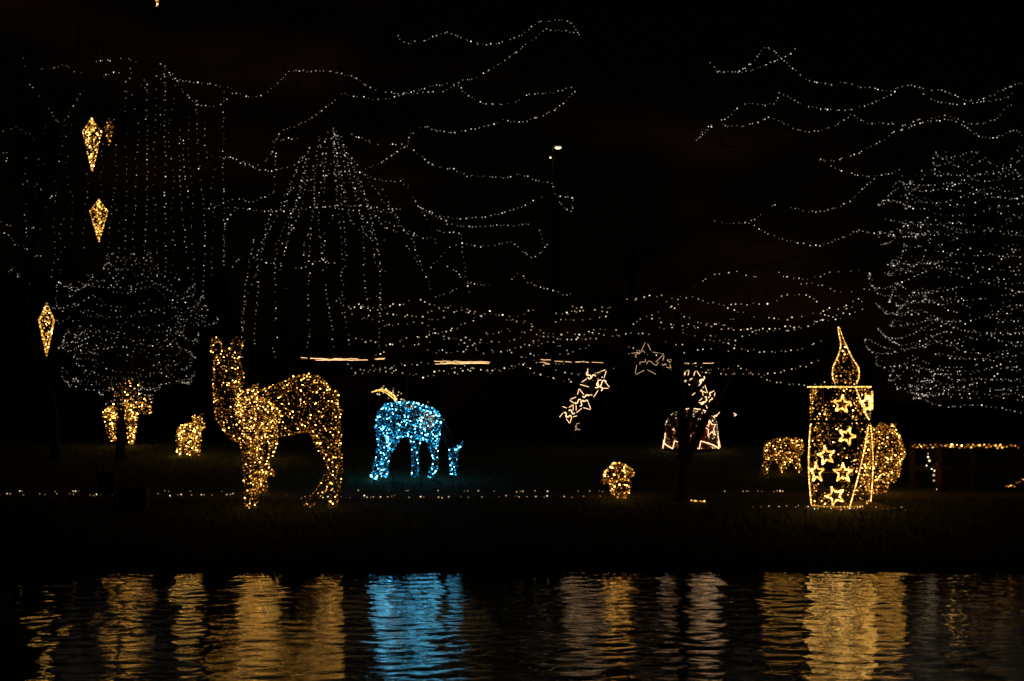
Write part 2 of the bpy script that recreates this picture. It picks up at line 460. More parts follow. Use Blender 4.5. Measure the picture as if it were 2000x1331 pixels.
def figure(name, label, cat, D, parts, n, r_px, mats=GOLD, probs=GOLD_P, wire='wire', edges=520, group=None, unlit=(), voxel=None, wire_r=.0035, even=.5):
    """parts: [(part name, [chains])]; a bent-wire frame part by part, every part with its own bulbs"""
    sph = []; own = []
    for i, (pn, chains) in enumerate(parts):
        for ch in chains:
            s = chain_spheres(ch, D); sph += s; own += [i] * len(s)
    C = np.array([tuple(c) for c, r in sph]); Rr = np.array([r for c, r in sph]); own = np.array(own)
    zmin = (C[:, 2] - Rr).min(); cx = C[:, 0].mean(); cy = C[:, 1].mean()
    size = max(C.max(0) - C.min(0))
    o, me = remeshed(sph, voxel or max(.012, size / 75))
    V, T, E = baked(o)
    dec = o.modifiers.new('d', 'DECIMATE'); dec.ratio = min(1, edges / 1.5 / len(T))
    V2, T2, E2 = baked(o); drop_tmp(o, me)
    lift = ground_z(cx, cy) - V[:, 2].min() + .004
    V[:, 2] += lift; V2[:, 2] += lift; C[:, 2] += lift
    pts = spread(V, T, n, f=even)
    def owner(X):
        out = np.empty(len(X), int)
        for a in range(0, len(X), 400):
            d = np.linalg.norm(X[a:a+400, None] - C[None], axis=2) - Rr[None]; out[a:a+400] = own[d.argmin(1)]
        return out
    bo = owner(pts); eo = owner((V2[E2[:, 0]] + V2[E2[:, 1]]) / 2)
    gz = ground_z(cx, cy); root = tag(empty(name, (cx, cy, gz)), label, cat, group)
    for i, (pn, chains) in enumerate(parts):
        mb = MB()
        for a, b in E2[eo == i]: mb.tube([V2[a], V2[b]], wire_r, 3, cap=False)
        if not mb.v: continue
        po = mb.build(pn, M['cable' if pn in unlit else wire], root, origin=(cx, cy, gz))
        if pn not in unlit and (bo == i).any():
            q = pts[bo == i]
            q = q + nrg.normal(0, .006, q.shape)
            bulbs(q, r_px * PX(D), mats, probs, po)
    return root

# the doe on the bank
figure('deer_light_figure', 'tall golden light deer standing on the bank, head raised between pricked ears', 'light figure', DG(993), [
    ('body', [[(488,818,0,42),(540,806,0,53),(598,789,0,58),(628,790,0,34)]]),
    ('neck', [[(436,738,.0,21),(438,772,0,23),(449,806,0,32),(470,832,0,36),(490,834,0,32)]]),
    ('head', [[(443,712,-.06,27),(444,724,-.08,29),(456,738,-.18,21),(464,748,-.30,13)]]),
    ('ear', [[(425,698,-.05,9),(423,684,-.05,12.5),(422,671,-.05,10.5)]]),
    ('ear', [[(457,698,-.05,9),(461,684,-.05,12.5),(464,670,-.05,10.5)]]),
    ('tail', [[(652,775,.02,10),(660,800,.02,9),(660,825,.02,5)]]),
    ('leg', [[(628,812,-.13,36),(637,862,-.16,24),(652,900,-.16,15),(646,930,-.16,11),(622,968,-.16,10),(603,987,-.16,8),(597,989,-.16,6)]]),
    ('leg', [[(632,815,.14,34),(645,868,.16,22),(658,905,.16,11),(659,945,.16,10),(653,978,.16,9),(650,986,.16,9)]]),
    ('leg', [[(486,842,-.13,24),(488,895,-.13,16),(487,945,-.13,12),(488,975,-.13,10),(488,985,-.13,11)]]),
    ('leg', [[(500,842,.13,22),(501,895,.13,14),(498,945,.13,11),(496,975,.13,9),(496,983,.13,10)]]),
], 1650, 1.2, voxel=.02, even=.45)
# pale fawn far behind, seen through the doe's chest
figure('fawn_light_figure', 'pale gold light fawn far behind the tall golden deer, showing through its chest', 'light figure', DG(900), [
    ('body', [[(492,812,-.25,31),(505,812,.1,35),(520,818,.4,29)]]),
    ('neck', [[(482,800,-.3,25),(492,815,-.2,28)]]),
    ('head', [[(484,785,-.45,22),(477,802,-.7,14)]]),
    ('ear', [[(470,775,-.4,8),(463,762,-.4,6)]]),
    ('ear', [[(494,768,-.4,8),(500,757,-.4,6)]]),
    ('leg', [[(528,842,.5,15),(534,866,.5,9),(529,896,.5,6)]]),
    ('leg', [[(512,848,.4,12),(504,870,.4,7),(502,896,.4,5)]]),
    ('leg', [[(484,842,-.3,12),(486,868,-.3,6),(486,896,-.3,4)]]),
    ('leg', [[(494,846,-.2,12),(497,870,-.2,6),(498,896,-.2,4)]]),
], 850, 1.15, PALE, PALE_P, edges=320, voxel=.02)
figure('fox_light_figure', 'small golden light fox with pointed snout beside the deer forelegs', 'light figure', DG(964), [
    ('body', [[(500,933,.1,10),(507,931,.05,12),(514,926,0,11)]]),
    ('head', [[(517,918,0,11),(526,922,-.03,8),(537,927,-.06,3)]]),
    ('ear', [[(515,910,.03,5),(513,903,.03,3)]]),
    ('ear', [[(522,911,-.04,5),(524,904,-.04,3)]]),
    ('leg', [[(514,938,-.05,6),(517,950,-.05,5),(516,959,-.05,4)]]),
    ('leg', [[(508,940,.05,6),(508,952,.05,5),(507,960,.05,4)]]),
    ('leg', [[(501,942,.02,5),(501,952,.02,4),(500,960,.02,3.5)]]),
    ('leg', [[(497,940,.16,5),(496,952,.16,4),(495,960,.16,3.5)]]),
], 170, 1.4, edges=160)
figure('donkey_light_figure', 'ice blue light donkey grazing with its head down at the grass', 'light figure', DG(935), [
    ('body', [[(768,822,0,35),(798,821,0,36),(830,828,0,35)]]),
    ('neck', [[(846,830,-.05,20),(868,842,-.15,11),(880,872,-.22,8)]]),
    ('head', [[(885,884,-.25,9),(886,904,-.27,9),(885,926,-.3,6)]]),
    ('ear', [[(882,884,-.22,5),(880,875,-.2,4),(879,866,-.2,2.5)]]),
    ('ear', [[(889,884,-.28,5),(896,875,-.3,4),(903,867,-.3,2.5)]]),
    ('leg', [[(756,836,-.16,25),(751,868,-.18,13),(741,898,-.18,8.5),(734,922,-.18,8),(732,929,-.18,9)]]),
    ('leg', [[(766,838,.16,23),(767,862,.18,12),(755,888,.18,8),(750,912,.18,7),(752,928,.18,8)]]),
    ('leg', [[(811,846,-.16,14),(811,878,-.16,7.5),(811,905,-.16,6.5),(811,928,-.16,7.5)]]),
    ('leg', [[(844,850,.16,17),(847,876,.16,8.5),(852,897,.16,6),(849,915,.16,6),(842,929,.16,6.5)]]),
], 1450, 1.2, BLUE, BLUE_P, wire='bluewire', edges=420, voxel=.017, unlit=('neck',))
figure('sheep_light_figure', 'low amber light sheep standing left of the giant candle, head turned away', 'light figure', DG(927), [
    ('body', [[(1512,881,-.1,21),(1532,880,0,23),(1550,879,.1,20)]]),
    ('head', [[(1556,868,.3,11),(1561,870,.55,9),(1562,876,.7,6)]]),
    ('leg', [[(1503,890,-.2,12),(1498,908,-.2,8),(1495,924,-.2,5)]]),
    ('leg', [[(1520,895,.2,10),(1527,908,.2,7),(1529,921,.2,5)]]),
    ('leg', [[(1548,893,-.1,11),(1556,910,-.1,7),(1562,922,-.1,5)]]),
    ('leg', [[(1540,895,.3,10),(1533,910,.3,6),(1525,919,.3,4)]]),
], 520, 1.15, GOLD, (.52, .28, .14, .06), edges=260)
figure('bear_light_figure', 'bulky golden light bear half hidden behind the giant candle', 'light figure', DG(964), [
    ('body', [[(1722,868,0,34),(1728,892,0,38),(1722,910,0,34)]]),
    ('head', [[(1736,862,-.15,24),(1750,884,-.28,17),(1758,890,-.36,11)]]),
    ('ear', [[(1724,840,-.05,9),(1721,835,-.05,6)]]),
    ('ear', [[(1741,842,-.15,9),(1744,836,-.15,6)]]),
    ('leg', [[(1710,925,-.2,18),(1708,945,-.2,15),(1709,955,-.2,14)]]),
    ('leg', [[(1726,922,-.2,17),(1724,945,-.2,13),(1724,955,-.2,12)]]),
    ('leg', [[(1704,925,.3,18),(1701,945,.3,14),(1701,953,.3,13)]]),
    ('leg', [[(1738,905,.2,20),(1746,922,.1,14),(1745,936,0,9)]]),
], 850, 1.35, GOLD, (.44, .32, .18, .06), edges=380)
figure('cub_light_figure', 'small bright gold light bear cub standing alone in front of the ochre house', 'light figure', DG(891), [
    ('body', [[(361,845,.1,15),(378,842,0,15)]]),
    ('head', [[(386,828,-.05,11),(392,832,-.15,8),(396,835,-.2,5)]]),
    ('ear', [[(380,818,0,4),(379,814,0,3)]]),
    ('ear', [[(392,817,-.1,4),(394,813,-.1,3)]]),
    ('leg', [[(354,853,-.1,10),(352,872,-.1,6),(350,887,-.1,5)]]),
    ('leg', [[(362,856,.25,9),(364,872,.25,6),(366,887,.25,5)]]),
    ('leg', [[(374,856,-.15,9),(375,872,-.15,6),(374,887,-.15,5)]]),
    ('leg', [[(384,854,.15,9),(386,872,.15,6),(386,887,.15,5)]]),
], 430, 1.25, PALE, PALE_P, edges=200)
figure('donkey_light_figure', 'warm gold light donkey half hidden by the round net tree trunk', 'light figure', DG(870), [
    ('body', [[(216,806,.1,13),(236,806,0,12),(254,806,-.1,14)]]),
    ('neck', [[(256,802,-.1,13),(272,795,-.15,11)]]),
    ('head', [[(276,795,-.15,11),(289,800,-.2,9)]]),
    ('leg', [[(213,806,-.2,12),(214,830,-.2,9),(217,858,-.2,4)]]),
    ('leg', [[(219,812,.4,10),(222,835,.4,5),(223,858,.4,4)]]),
    ('leg', [[(254,812,-.3,12),(255,835,-.3,8),(256,865,-.3,5)]]),
    ('leg', [[(259,815,.2,10),(260,838,.2,7),(258,865,.2,4)]]),
], 420, 1.25, GOLD, (.34, .30, .22, .14), edges=200)
figure('mushroom_light_figure', 'knee high golden light mushroom with a tilted cap on the lawn', 'light figure', DG(975), [
    ('cap', [[(1190,944,-.06,12),(1206,934,-.04,20),(1222,932,-.02,12),(1232,936,0,8)], [(1192,940,.1,15),(1208,935,.12,20),(1226,934,.1,11)], [(1184,948,.02,9),(1196,946,.1,10)]]),
    ('stem', [[(1210,950,.03,19),(1212,962,.03,21),(1212,966,.03,20)]]),
], 250, 1.55, edges=150)

# ------------------------------------------------------------------ rope light helper
def rope(path, parent, name, r, mats=ROPEB, probs=(.6, .4), core=ROPE, bead=2.1, origin=None):
    """clear hose with a lamp bead at every step"""
    path = [Vector(p) for p in path]
    mb = MB(); mb.tube(path, r * .62, 5)
    o = mb.build(name, core, parent, smooth=True, origin=origin if origin is not None else path[0])
    q = smooth_path(path, r * bead) if len(path) > 1 else path
    bulbs(q, r, mats, probs, o, jitter=.15)
    return o
def star_pts(c, ux, uz, Ro, Ri, rot=0, n=5):
    out = []
    for i in range(2 * n + 1):
        a = rot + math.pi / 2 + math.pi * i / n; rr = Ro if i % 2 == 0 else Ri
        out.append(c + ux * (rr * math.cos(a)) + uz * (rr * math.sin(a)))
    return out

# ------------------------------------------------------------------ the giant candle
DC = DG(990); u = PX(DC); cc = P(1642, 990, DC); cc.z = ground_z(cc.x, DC)
candle = tag(empty('candle_light_figure', cc), 'giant golden light candle with rope light stars on its barrel body', 'light figure')
def zrow(py): return P(1642, py, DC).z
def crad(z):                                   # radius of the body at height z, metres
    py = YH - (z - CAMZ) / u
    if py < 823: return 59 * u
    t = (py - 823) / 167
    return (57.5 + 5.5 * math.sin(math.pi * min(1, t * .95)) - 2.0 * t) * u
def onbody(xpx, py, lift=0.012, back=False):
    z = zrow(py); r = crad(z) + lift; dx = (xpx - 1642) * u
    s = max(-1, min(1, dx / r)); a = math.asin(s)
    return Vector((cc.x + r * math.sin(a), cc.y + (1 if back else -1) * r * math.cos(a), z))
def hoop(z, r, n=36): return [Vector((cc.x + r * math.cos(a), cc.y + r * math.sin(a), z)) for a in np.linspace(0, 2 * math.pi, n + 1)]
mb = MB()
for py in (988, 955, 922, 889, 856, 790): mb.tube(hoop(zrow(py), crad(zrow(py))), .0045, 4)
for k in range(10):
    a = 2 * math.pi * (k + .35) / 10
    mb.tube([Vector((cc.x + crad(zrow(py)) * math.cos(a), cc.y + crad(zrow(py)) * math.sin(a), zrow(py))) for py in np.linspace(989, 756, 18)], .0065 if k % 2 else .004, 4)
for k in range(8):
    a = rnd.random() * 6.28; y0 = rnd.choice((988, 922, 856)); b = a + rnd.choice((-.7, .7))
    mb.tube([Vector((cc.x + crad(zrow(py)) * math.cos(a + (b - a) * t), cc.y + crad(zrow(py)) * math.sin(a + (b - a) * t), zrow(py))) for t, py in [(i / 8, y0 - 66 * i / 8) for i in range(9)]], .0035, 3)
frame = mb.build('frame', M['wire'], candle, origin=cc)
mb = MB()
zb0, zb1, rb = zrow(826), zrow(820), 60 * u
ring = [(a, math.cos(a), math.sin(a)) for a in np.linspace(0, 2 * math.pi, 41)]
for (a, c0, s0), (b, c1, s1) in zip(ring, ring[1:]):
    mb.quad((cc.x + rb * c0, cc.y + rb * s0, zb0), (cc.x + rb * c1, cc.y + rb * s1, zb0), (cc.x + rb * c1, cc.y + rb * s1, zb1), (cc.x + rb * c0, cc.y + rb * s0, zb1))
mb.build('band', M['wood'], candle, origin=cc)
pts = []
for i in range(2900):
    z = rnd.uniform(zrow(988), zrow(757)); a = rnd.uniform(0, 6.283); r = crad(z) * rnd.uniform(.97, 1.0)
    py = YH - (z - CAMZ) / u
    dens = .62 if py < 850 else .34
    if math.sin(3 * a + z * 5) * .5 + .5 + dens < .75 or rnd.random() > .55: continue
    pts.append((cc.x + r * math.cos(a), cc.y + r * math.sin(a), z))
bulbs(pts, 1.3 * u, GOLD, (.46, .28, .18, .08), frame)
rope(hoop(zrow(756), 59 * u, 48), candle, 'rim', 1.35 * u)
rope(hoop(zrow(988), 55 * u, 48)[20:45], candle, 'base_rim', 1.5 * u, bead=4.5)
for k, (xs, back) in enumerate((((-1), False), ((1), False))):
    rope([Vector((cc.x + xs * (crad(zrow(py)) + .006), cc.y - .02, zrow(py))) for py in np.linspace(832, 987, 16)], candle, 'edge_rope', 1.35 * u)
rope([onbody(x, y) for x, y in ((1691,836),(1685,862),(1677,895),(1668,930),(1659,962),(1652,987))], candle, 'drip_rope', 1.35 * u)
rope([onbody(x, y) for x, y in ((1664,758),(1671,775),(1680,797),(1688,813),(1694,820))], candle, 'drip_rope', 1.35 * u)
def body_star(x, y, Rp, rot):
    z = zrow(y); out = []
    for i in range(11):
        a = rot + math.pi / 2 + math.pi * i / 5; rr = Rp if i % 2 == 0 else Rp * .46
        ax = math.asin(max(-.96, min(.96, (x - 1642) * u / crad(z)))); al = ax + rr * u * math.cos(a) / crad(z)
        zz = z + rr * u * math.sin(a); r = crad(zz) + .02
        out.append(Vector((cc.x + r * math.sin(al), cc.y - r * math.cos(al), zz)))
    rope(out, candle, 'star', 2.15 * u, bead=1.7)
for s in ((1646,851,17,-.35),(1608,889,18,.2),(1592,922,19,.05),(1638,922,18,.0),(1624,967,18,.35),(1637,790,17,-.1),(1686,788,19,.2),(1698,783,18,-.2)): body_star(*s)
# flame
FL = ((640,1638,1),(655,1641.5,2.6),(670,1646,4.2),(682,1648.5,7.5),(695,1649.5,12.5),(706,1650.5,18),(716,1651.5,24),(727,1652,26),(738,1652,25.5),(752,1652,20))
flame = MB(); ribs = []
for k, a in enumerate((0, math.pi, 2.2 + math.pi, 2.2, math.pi * 1.5)):
    ribs.append([Vector((P(cx, y, DC).x + hw * u * math.cos(a), cc.y + hw * u * math.sin(a), zrow(y))) for y, cx, hw in FL])
for rb_ in ribs: flame.tube(smooth_path(rb_, .03), .004, 4)
for j in (4, 7): flame.tube([Vector((P(FL[j][1], FL[j][0], DC).x + FL[j][2] * u * math.cos(a), cc.y + FL[j][2] * u * math.sin(a), zrow(FL[j][0]))) for a in np.linspace(0, 6.283, 20)], .0035, 3)
fo = flame.build('flame', M['wire'], candle, origin=P(1652, 752, DC))
fp = []
for i in range(150):
    t = rnd.random() ** .6 * (len(FL) - 1.01); j = int(t); f = t - j
    y, cx, hw = [FL[j][q] * (1 - f) + FL[j + 1][q] * f for q in range(3)]; a = rnd.random() * 6.28
    fp.append((P(cx, y, DC).x + hw * u * math.cos(a), cc.y + hw * u * math.sin(a), zrow(y)))
bulbs(fp, 1.5 * u, GOLD, (.55, .3, .1, .05), fo)
for k in (0, 1): rope(smooth_path(ribs[k], .04), fo, 'outline_rope', 1.35 * u)
# sand heaped at its foot
mb = MB(); n = 26
sc0 = Vector((P(1682, 990, DC).x, cc.y - .12, ground_z(0, cc.y - .12) - .025))
def sand(i, j):
    a = 2 * math.pi * j / n; rr = i / 6
    h = .105 * math.cos(min(1, rr) * math.pi / 2) ** 1.3 * (1 + .25 * math.sin(3 * a + 1)) + .012 * math.sin(7 * a) * rr * (1 - rr)
    return (sc0.x + .62 * rr * math.cos(a) * (1 + .08 * math.sin(2 * a)), sc0.y + .34 * rr * math.sin(a), sc0.z + h)
for i in range(6):
    for j in range(n):
        if i == 0: mb.quad(sand(0, 0), sand(1, j), sand(1, j + 1))
        else: mb.quad(sand(i, j), sand(i + 1, j), sand(i + 1, j + 1), sand(i, j + 1))
tag(mb.build('sand_heap', M['sand'], smooth=True, origin=sc0), 'low heap of brown sand at the foot of the giant candle', 'sand heap')

# ------------------------------------------------------------------ hanging kite lanterns
def kite(x, ytop, ymid, ybot, hw, D, hang, label, n, rot=.5, tilt=0, pm=PALE, pp=(.40, .32, .20, .08), edge=3.4):
    uu = PX(D); c = P(x, ymid, D)
    top, bot = P(x + tilt, ytop, D), P(x, ybot, D)
    root = tag(empty('kite_lantern', bot), label, 'lantern', 'kite shaped lanterns hung in the tree')
    mids = [c + Vector((math.cos(a), math.sin(a), 0)) * hw * uu for a in [rot + math.pi / 2 * k for k in range(4)]]
    mb = MB()
    for m in mids: mb.tube([top, m], .005, 4); mb.tube([m, bot], .005, 4)
    for k in range(4): mb.tube([mids[k], mids[(k + 1) % 4]], .005, 4)
    fr = mb.build('frame', M['wire'], root, origin=bot)
    pts = []
    for i in range(n):
        k = rnd.randrange(4); a, b = mids[k], mids[(k + 1) % 4]; t = rnd.random()
        apex = top if rnd.random() < (ymid - ytop) / (ybot - ytop) else bot
        s = 1 - math.sqrt(rnd.random()); pts.append(a.lerp(b, t).lerp(apex, s))
    bulbs(pts, 1.35 * uu, pm, pp, fr)
    ep = []
    for m in mids:
        ep += smooth_path([top, m], edge * uu) + smooth_path([m, bot], edge * uu)
    bulbs(ep, 1.25 * uu, pm, (.35, .4, .2, .05), fr, name='edge_bulbs')
    mb = MB(); mb.tube([top, hang], .004, 3); mb.build('hanging_wire', M['cable'], root, origin=top)
    return root
DK = 46.0
HANG = [P(185, 150, DK), P(197, 345, DK), P(95, 470, DK), P(214, 140, 48), P(309, -160, DK)]
kite(180, 232, 258, 337, 18.5, DK, HANG[0], 'long golden kite lantern with a smaller far lantern just right of it', 190, .35, -1)
kite(193, 390, 413, 473, 17.5, DK, HANG[1], 'golden kite lantern hanging directly below the longest kite lantern', 130, .0)
kite(91, 593, 626, 696, 20, DK, HANG[2], 'golden kite lantern hung lowest, beside the round net tree', 190, .9)
kite(213, 232, 249, 284, 9.5, 48, HANG[3], 'small dim kite lantern partly behind twigs beside the long one', 34, .5, pm=GOLD, pp=(.6, .3, .1, 0), edge=9)
kite(307, -92, -64, 13, 18, DK, HANG[4], 'kite lantern hung highest, only its golden tip showing at the top edge', 150, .6)

# ------------------------------------------------------------------ comet behind the donkey
DCo = 62.0; cu = PX(DCo); sc_ = P(834, 822, DCo)
com = tag(empty('comet_light_figure', G(834, DCo)), 'warm gold light comet with curved tail behind the ice blue donkey', 'light figure')
mb = MB(); mb.tube([G(834, DCo), P(834, 806, DCo)], .02, 6); mb.build('post', M['steel'], com, origin=com.location)
mb = MB(); mb.tube([G(790, DCo), P(785, 798, DCo)], .018, 6); mb.build('post', M['steel'], com, origin=com.location)
X, Z = Vector((1, 0, 0)), Vector((0, 0, 1))
rope(star_pts(sc_, X, Z, 18 * cu, 8 * cu, .2), com, 'star', .8 * cu, WARM, (.4, .3, .3, 0), core=ROPED, bead=4)
for k, off in enumerate((0, 5, 10)):
    path = [P(x, y + off * min(1, (x - 727) / 40) * (.55 if k < 2 else .8), DCo + .05 * k) for x, y in ((727,766),(737,762),(748,761),(760,765),(769,772),(776,781))]
    rope(smooth_path(path, .03), com, 'tail_rope', 1.1 * cu, ROPEB, (.5, .5), bead=2.6)
mb = MB(); mb.tube(smooth_path([P(x, y, DCo + .05) for x, y in ((776,783),(786,795),(802,809),(820,818))], .05), .012, 4); mb.build('tail_bar', M['steel'], com, origin=com.location)
bulbs([P(834 + rnd.gauss(0, 13), 822 + rnd.gauss(0, 10), DCo + rnd.gauss(0, .1)) for i in range(70)] + [P(745 + 60 * t + rnd.gauss(0, 4), 764 + 36 * t * t + rnd.gauss(0, 5), DCo) for t in [rnd.random() for i in range(40)]], 1.3 * cu, WARM, WARM_P, com, name='sparkle_bulbs')

# ------------------------------------------------------------------ arch of stars, bell
DA = DG(875.5); au = PX(DA); ac = G(1255, DA)
arch = tag(empty('star_arch', ac), 'walk through arch built of warm white rope light stars', 'light arch')
ARC = [(1128,868),(1116,830),(1114,792),(1132,760),(1165,732),(1210,714),(1262,704),(1312,712),(1352,736),(1380,770),(1392,810),(1396,868)]
apath = [P(x, y, DA + .06) for x, y in ARC]; apath[0].z = apath[-1].z = ground_z(0, DA)
mb = MB(); mb.tube(smooth_path(apath, .15), .03, 6); mb.tube(smooth_path([p + Vector((0, .5, 0)) for p in apath], .15), .03, 6)
for p in smooth_path(apath, .45): mb.tube([p, p + Vector((0, .5, 0))], .015, 4)
mb.build('frame', M['steel'], arch, origin=ac)
def squiggle(c, s, rr):
    a0 = rr.random() * 6.28; p = []; w = rr.choice((-1, 1))
    for i in range(9):
        t = (i - 4) / 4; off = w * .48 * math.sin(t * 3.0)
        p.append(c + X * s * (t * math.cos(a0) - off * math.sin(a0)) + Z * s * (t * math.sin(a0) + off * math.cos(a0)))
    return smooth_path(p, s * .12)
rra = random.Random(5)
for i, (x, y, Rp, rot, sw, out, mt) in enumerate(((1262,703,37,.0,4,.12,ROPED),(1163,745,32,.5,5,.2,ROPEW),(1136,784,25,.2,4,.2,ROPEW),(1110,808,20,.75,3,.25,ROPEW),(1124,834,11,.4,2,.8,ROPED),(1300,710,15,.2,2,.6,ROPED),(1335,736,17,.5,3,.45,ROPEW),(1363,749,27,.15,5,.3,ROPEW),(1384,780,22,.6,5,.3,ROPEW),(1395,809,13,.1,2,.6,ROPEW))):
    c = P(x, y, DA - .05); sp = star_pts(c, X, Z, Rp * au, Rp * .5 * au, rot)
    mb = MB(); mb.tube([p + Vector((0, .03, 0)) for p in sp], .012, 4)
    st = mb.build('star', M['steel'], arch, origin=c)
    for a, b in zip(sp, sp[1:]):
        if rra.random() < out: continue       # tubes that are out
        m0, m1 = rra.uniform(.02, .2), rra.uniform(.7, .98)
        mb = MB(); mb.tube([a.lerp(b, m0), a.lerp(b, m1)], (.45 if i == 0 else .6) * au, 6); mb.build('light_tube', mt, st, origin=a)
    for k in range(sw):
        cq = c + X * rra.uniform(-.45, .45) * Rp * au + Z * rra.uniform(-.42, .42) * Rp * au
        mb = MB(); mb.tube(squiggle(cq, rra.uniform(.18, .32) * Rp * au, rra), (.5 if i == 0 else .95 if mt is ROPEW else .7) * au, 6)
        mb.build('swirl', mt, st, smooth=True, origin=cq)

DB = DG(879)
bc = G(1350, DB); bu_ = PX(DB)
bell = tag(empty('bell_light_figure', bc), 'red bell studded with lights under the right leg of the star arch', 'light figure')
PROF = [(798,6),(801,20),(807,34),(816,44),(828,49),(842,50),(856,51),(866,53),(876,55)]
def bp(py, hw, a, k=1.0): 
    return Vector((bc.x + hw * k * bu_ * math.sin(a), bc.y - hw * k * bu_ * math.cos(a), P(1350, py, DB).z))
mb = MB(); ns = 36
for (y0, h0), (y1, h1) in zip(PROF, PROF[1:]):
    for j in range(ns):
        a, b = 2 * math.pi * j / ns, 2 * math.pi * (j + 1) / ns
        mb.quad(bp(y1, h1, a), bp(y1, h1, b), bp(y0, h0, b), bp(y0, h0, a))
shell = mb.build('shell', M['velvet'], bell, smooth=True, origin=bc)
pts = []
for i in range(520):
    t = rnd.random() * (len(PROF) - 1.01); j = int(t); f = t - j
    pts.append(bp(PROF[j][0] * (1 - f) + PROF[j+1][0] * f, (PROF[j][1] * (1 - f) + PROF[j+1][1] * f), rnd.random() * 6.28, 1.03))
bulbs(pts, 1.1 * bu_, WARM, (.45, .25, .2, .10), shell)
hem = []
for k in range(-4, 4):                        # saw-tooth hem
    a = .2 + .98 * k; hem += [bp(876, 55, a, 1.02), bp(861, 52.5, a + .07, 1.03), bp(865, 53, a + .35, 1.03), bp(870, 54, a + .66, 1.03)]
for k in range(0, len(hem) - 4, 4):
    mb = MB(); mb.tube(hem[k:k + 5], .95 * bu_, 6); mb.build('hem_rope', ROPEW, bell, smooth=True, origin=hem[k])
mb = MB(); mb.tube([bp(y - 1, h + 1, a) for y, h, a in [(803,28,-1.2),(801,22,-.9),(799,18,0),(801,22,.9),(805,32,1.15),(810,38,1.25)]], .8 * bu_, 6); mb.build('crown_rope', ROPEW, bell, smooth=True, origin=bc)
def bell_star(ac_, py, Rp, rot):
    q = []
    for i in range(11):
        a = rot + math.pi / 2 + math.pi * i / 5; rr = Rp if i % 2 == 0 else Rp * .45
        yy = py - rr * math.sin(a); hw = float(np.interp(yy, [p[0] for p in PROF], [p[1] for p in PROF]))
        q.append(bp(yy, hw, ac_ + rr * math.cos(a) / 50, 1.05))
    mb = MB(); mb.tube(q, .8 * bu_, 6); mb.build('star', ROPEW, bell, origin=bc)
bell_star(-.45, 838, 20, .35); bell_star(.75, 836, 17, .1)
for a in (1.45, -1.45):
    mb = MB(); mb.tube([bp(y, float(np.interp(y, [p[0] for p in PROF], [p[1] for p in PROF])), a, 1.03) for y in (846, 856, 866, 874)], .8 * bu_, 6); mb.build('side_rope', ROPEW, bell, origin=bc)

# ------------------------------------------------------------------ trees
def tk(px, D, *ups):                           # trunk from the lawn through (px, py, r_px) points
    q = [(G(px, D, ground_z(P(px, 700, D).x, D) - .03), ups[0][2] * PX(D))]
    return q + [(P(x, y, D), r * PX(D)) for x, y, r in ups[1:]]
T1D = 45.0
tree('globe_tree', 'small bare tree carrying the round net of white lights', tk(236, T1D, (236,0,9), (236,850,8), (235,790,7), (240,748,5)),
     [P(255 + 120 * math.sin(k * 2.4) * (.5 + .5 * (k % 3) / 2), 600 + 75 * math.cos(k * 1.7) - 20, T1D + 1.1 * math.cos(k * 2.4)) for k in range(16)], 3)
tree('leaning_tree', 'dark crooked tree leaning over the far left bank with kite lanterns in its boughs', tk(112, 45, (112,0,9), (108,860,8), (98,770,7), (60,690,7), (50,560,6), (80,400,5), (110,260,3.5)),
     HANG[:3] + [HANG[4], HANG[3]] + [P(x, y, 46 + 3 * math.sin(x)) for x, y in ((0,120),(48,118),(120,126),(215,118),(280,120),(320,125),(10,300),(45,360),(20,440),(130,245),(250,210),(20,528),(300,160),(180,172),(350,250),(-60,200))], 5)
tree('big_garland_tree', 'tall bare tree whose high boughs carry strings of white lights', tk(575, 51.5, (575,0,10), (572,820,9), (578,720,9), (585,620,8), (610,480,7), (640,350,5), (650,250,3)),
     [P(x, y, 51) for x, y in ((575,138),(455,180),(330,130),(660,190),(640,140),(800,180),(868,64),(893,165),(1060,42),(1115,60),(1120,172),(983,235),(830,247),(797,280),(1010,342),(1078,358),(690,264),(550,255),(450,310),(440,400),(400,250),(660,337),(790,354),(820,405),(1045,437),(905,455),(1000,470),(1075,475),(1013,536),(1110,400),(480,500),(530,410),(600,300),(790,70),(385,165),(437,190))], 8)
tree('park_tree', 'bare tree with lit trunk between the kite lanterns and the tall garland tree', tk(402, 75, (402,0,8), (402,800,7), (398,650,6), (392,500,4)),
     [P(x, y, 72 + 3 * math.sin(y)) for x, y in ((300,300),(480,320),(420,200),(350,380),(460,430),(385,100))], 11)
tree('forked_tree', 'dark forked tree trunk standing in front of the red light bell', tk(1332, 38.5, (1332,0,16), (1334,930,14), (1334,885,13)),
     [P(1328, 600, 38.6), P(1420, 740, 38.3), P(1465, 560, 38.7), P(1290, 560, 39), P(1240, 640, 38.4)], 13, twigs=.35, stems=[([P(1335,905,38.5),P(1332,820,38.5),P(1329,720,38.55),P(1322,600,38.6)], 10.5 * PX(38.5), 4 * PX(38.5)), ([P(1338,905,38.5),P(1356,868,38.5),P(1380,815,38.4),P(1412,760,38.35),P(1440,690,38.3)], 10 * PX(38.5), 4 * PX(38.5))])
tree('slim_tree', 'slim straight bare tree standing behind the top of the star arch', tk(1234, 86, (1234,0,6), (1234,790,5.5), (1232,640,5), (1238,480,4)),
     [P(x, y, 84) for x, y in ((1130,610),(1180,560),(1295,572),(1310,500),(1260,430),(1350,565),(1200,450))], 17, twigs=.7)
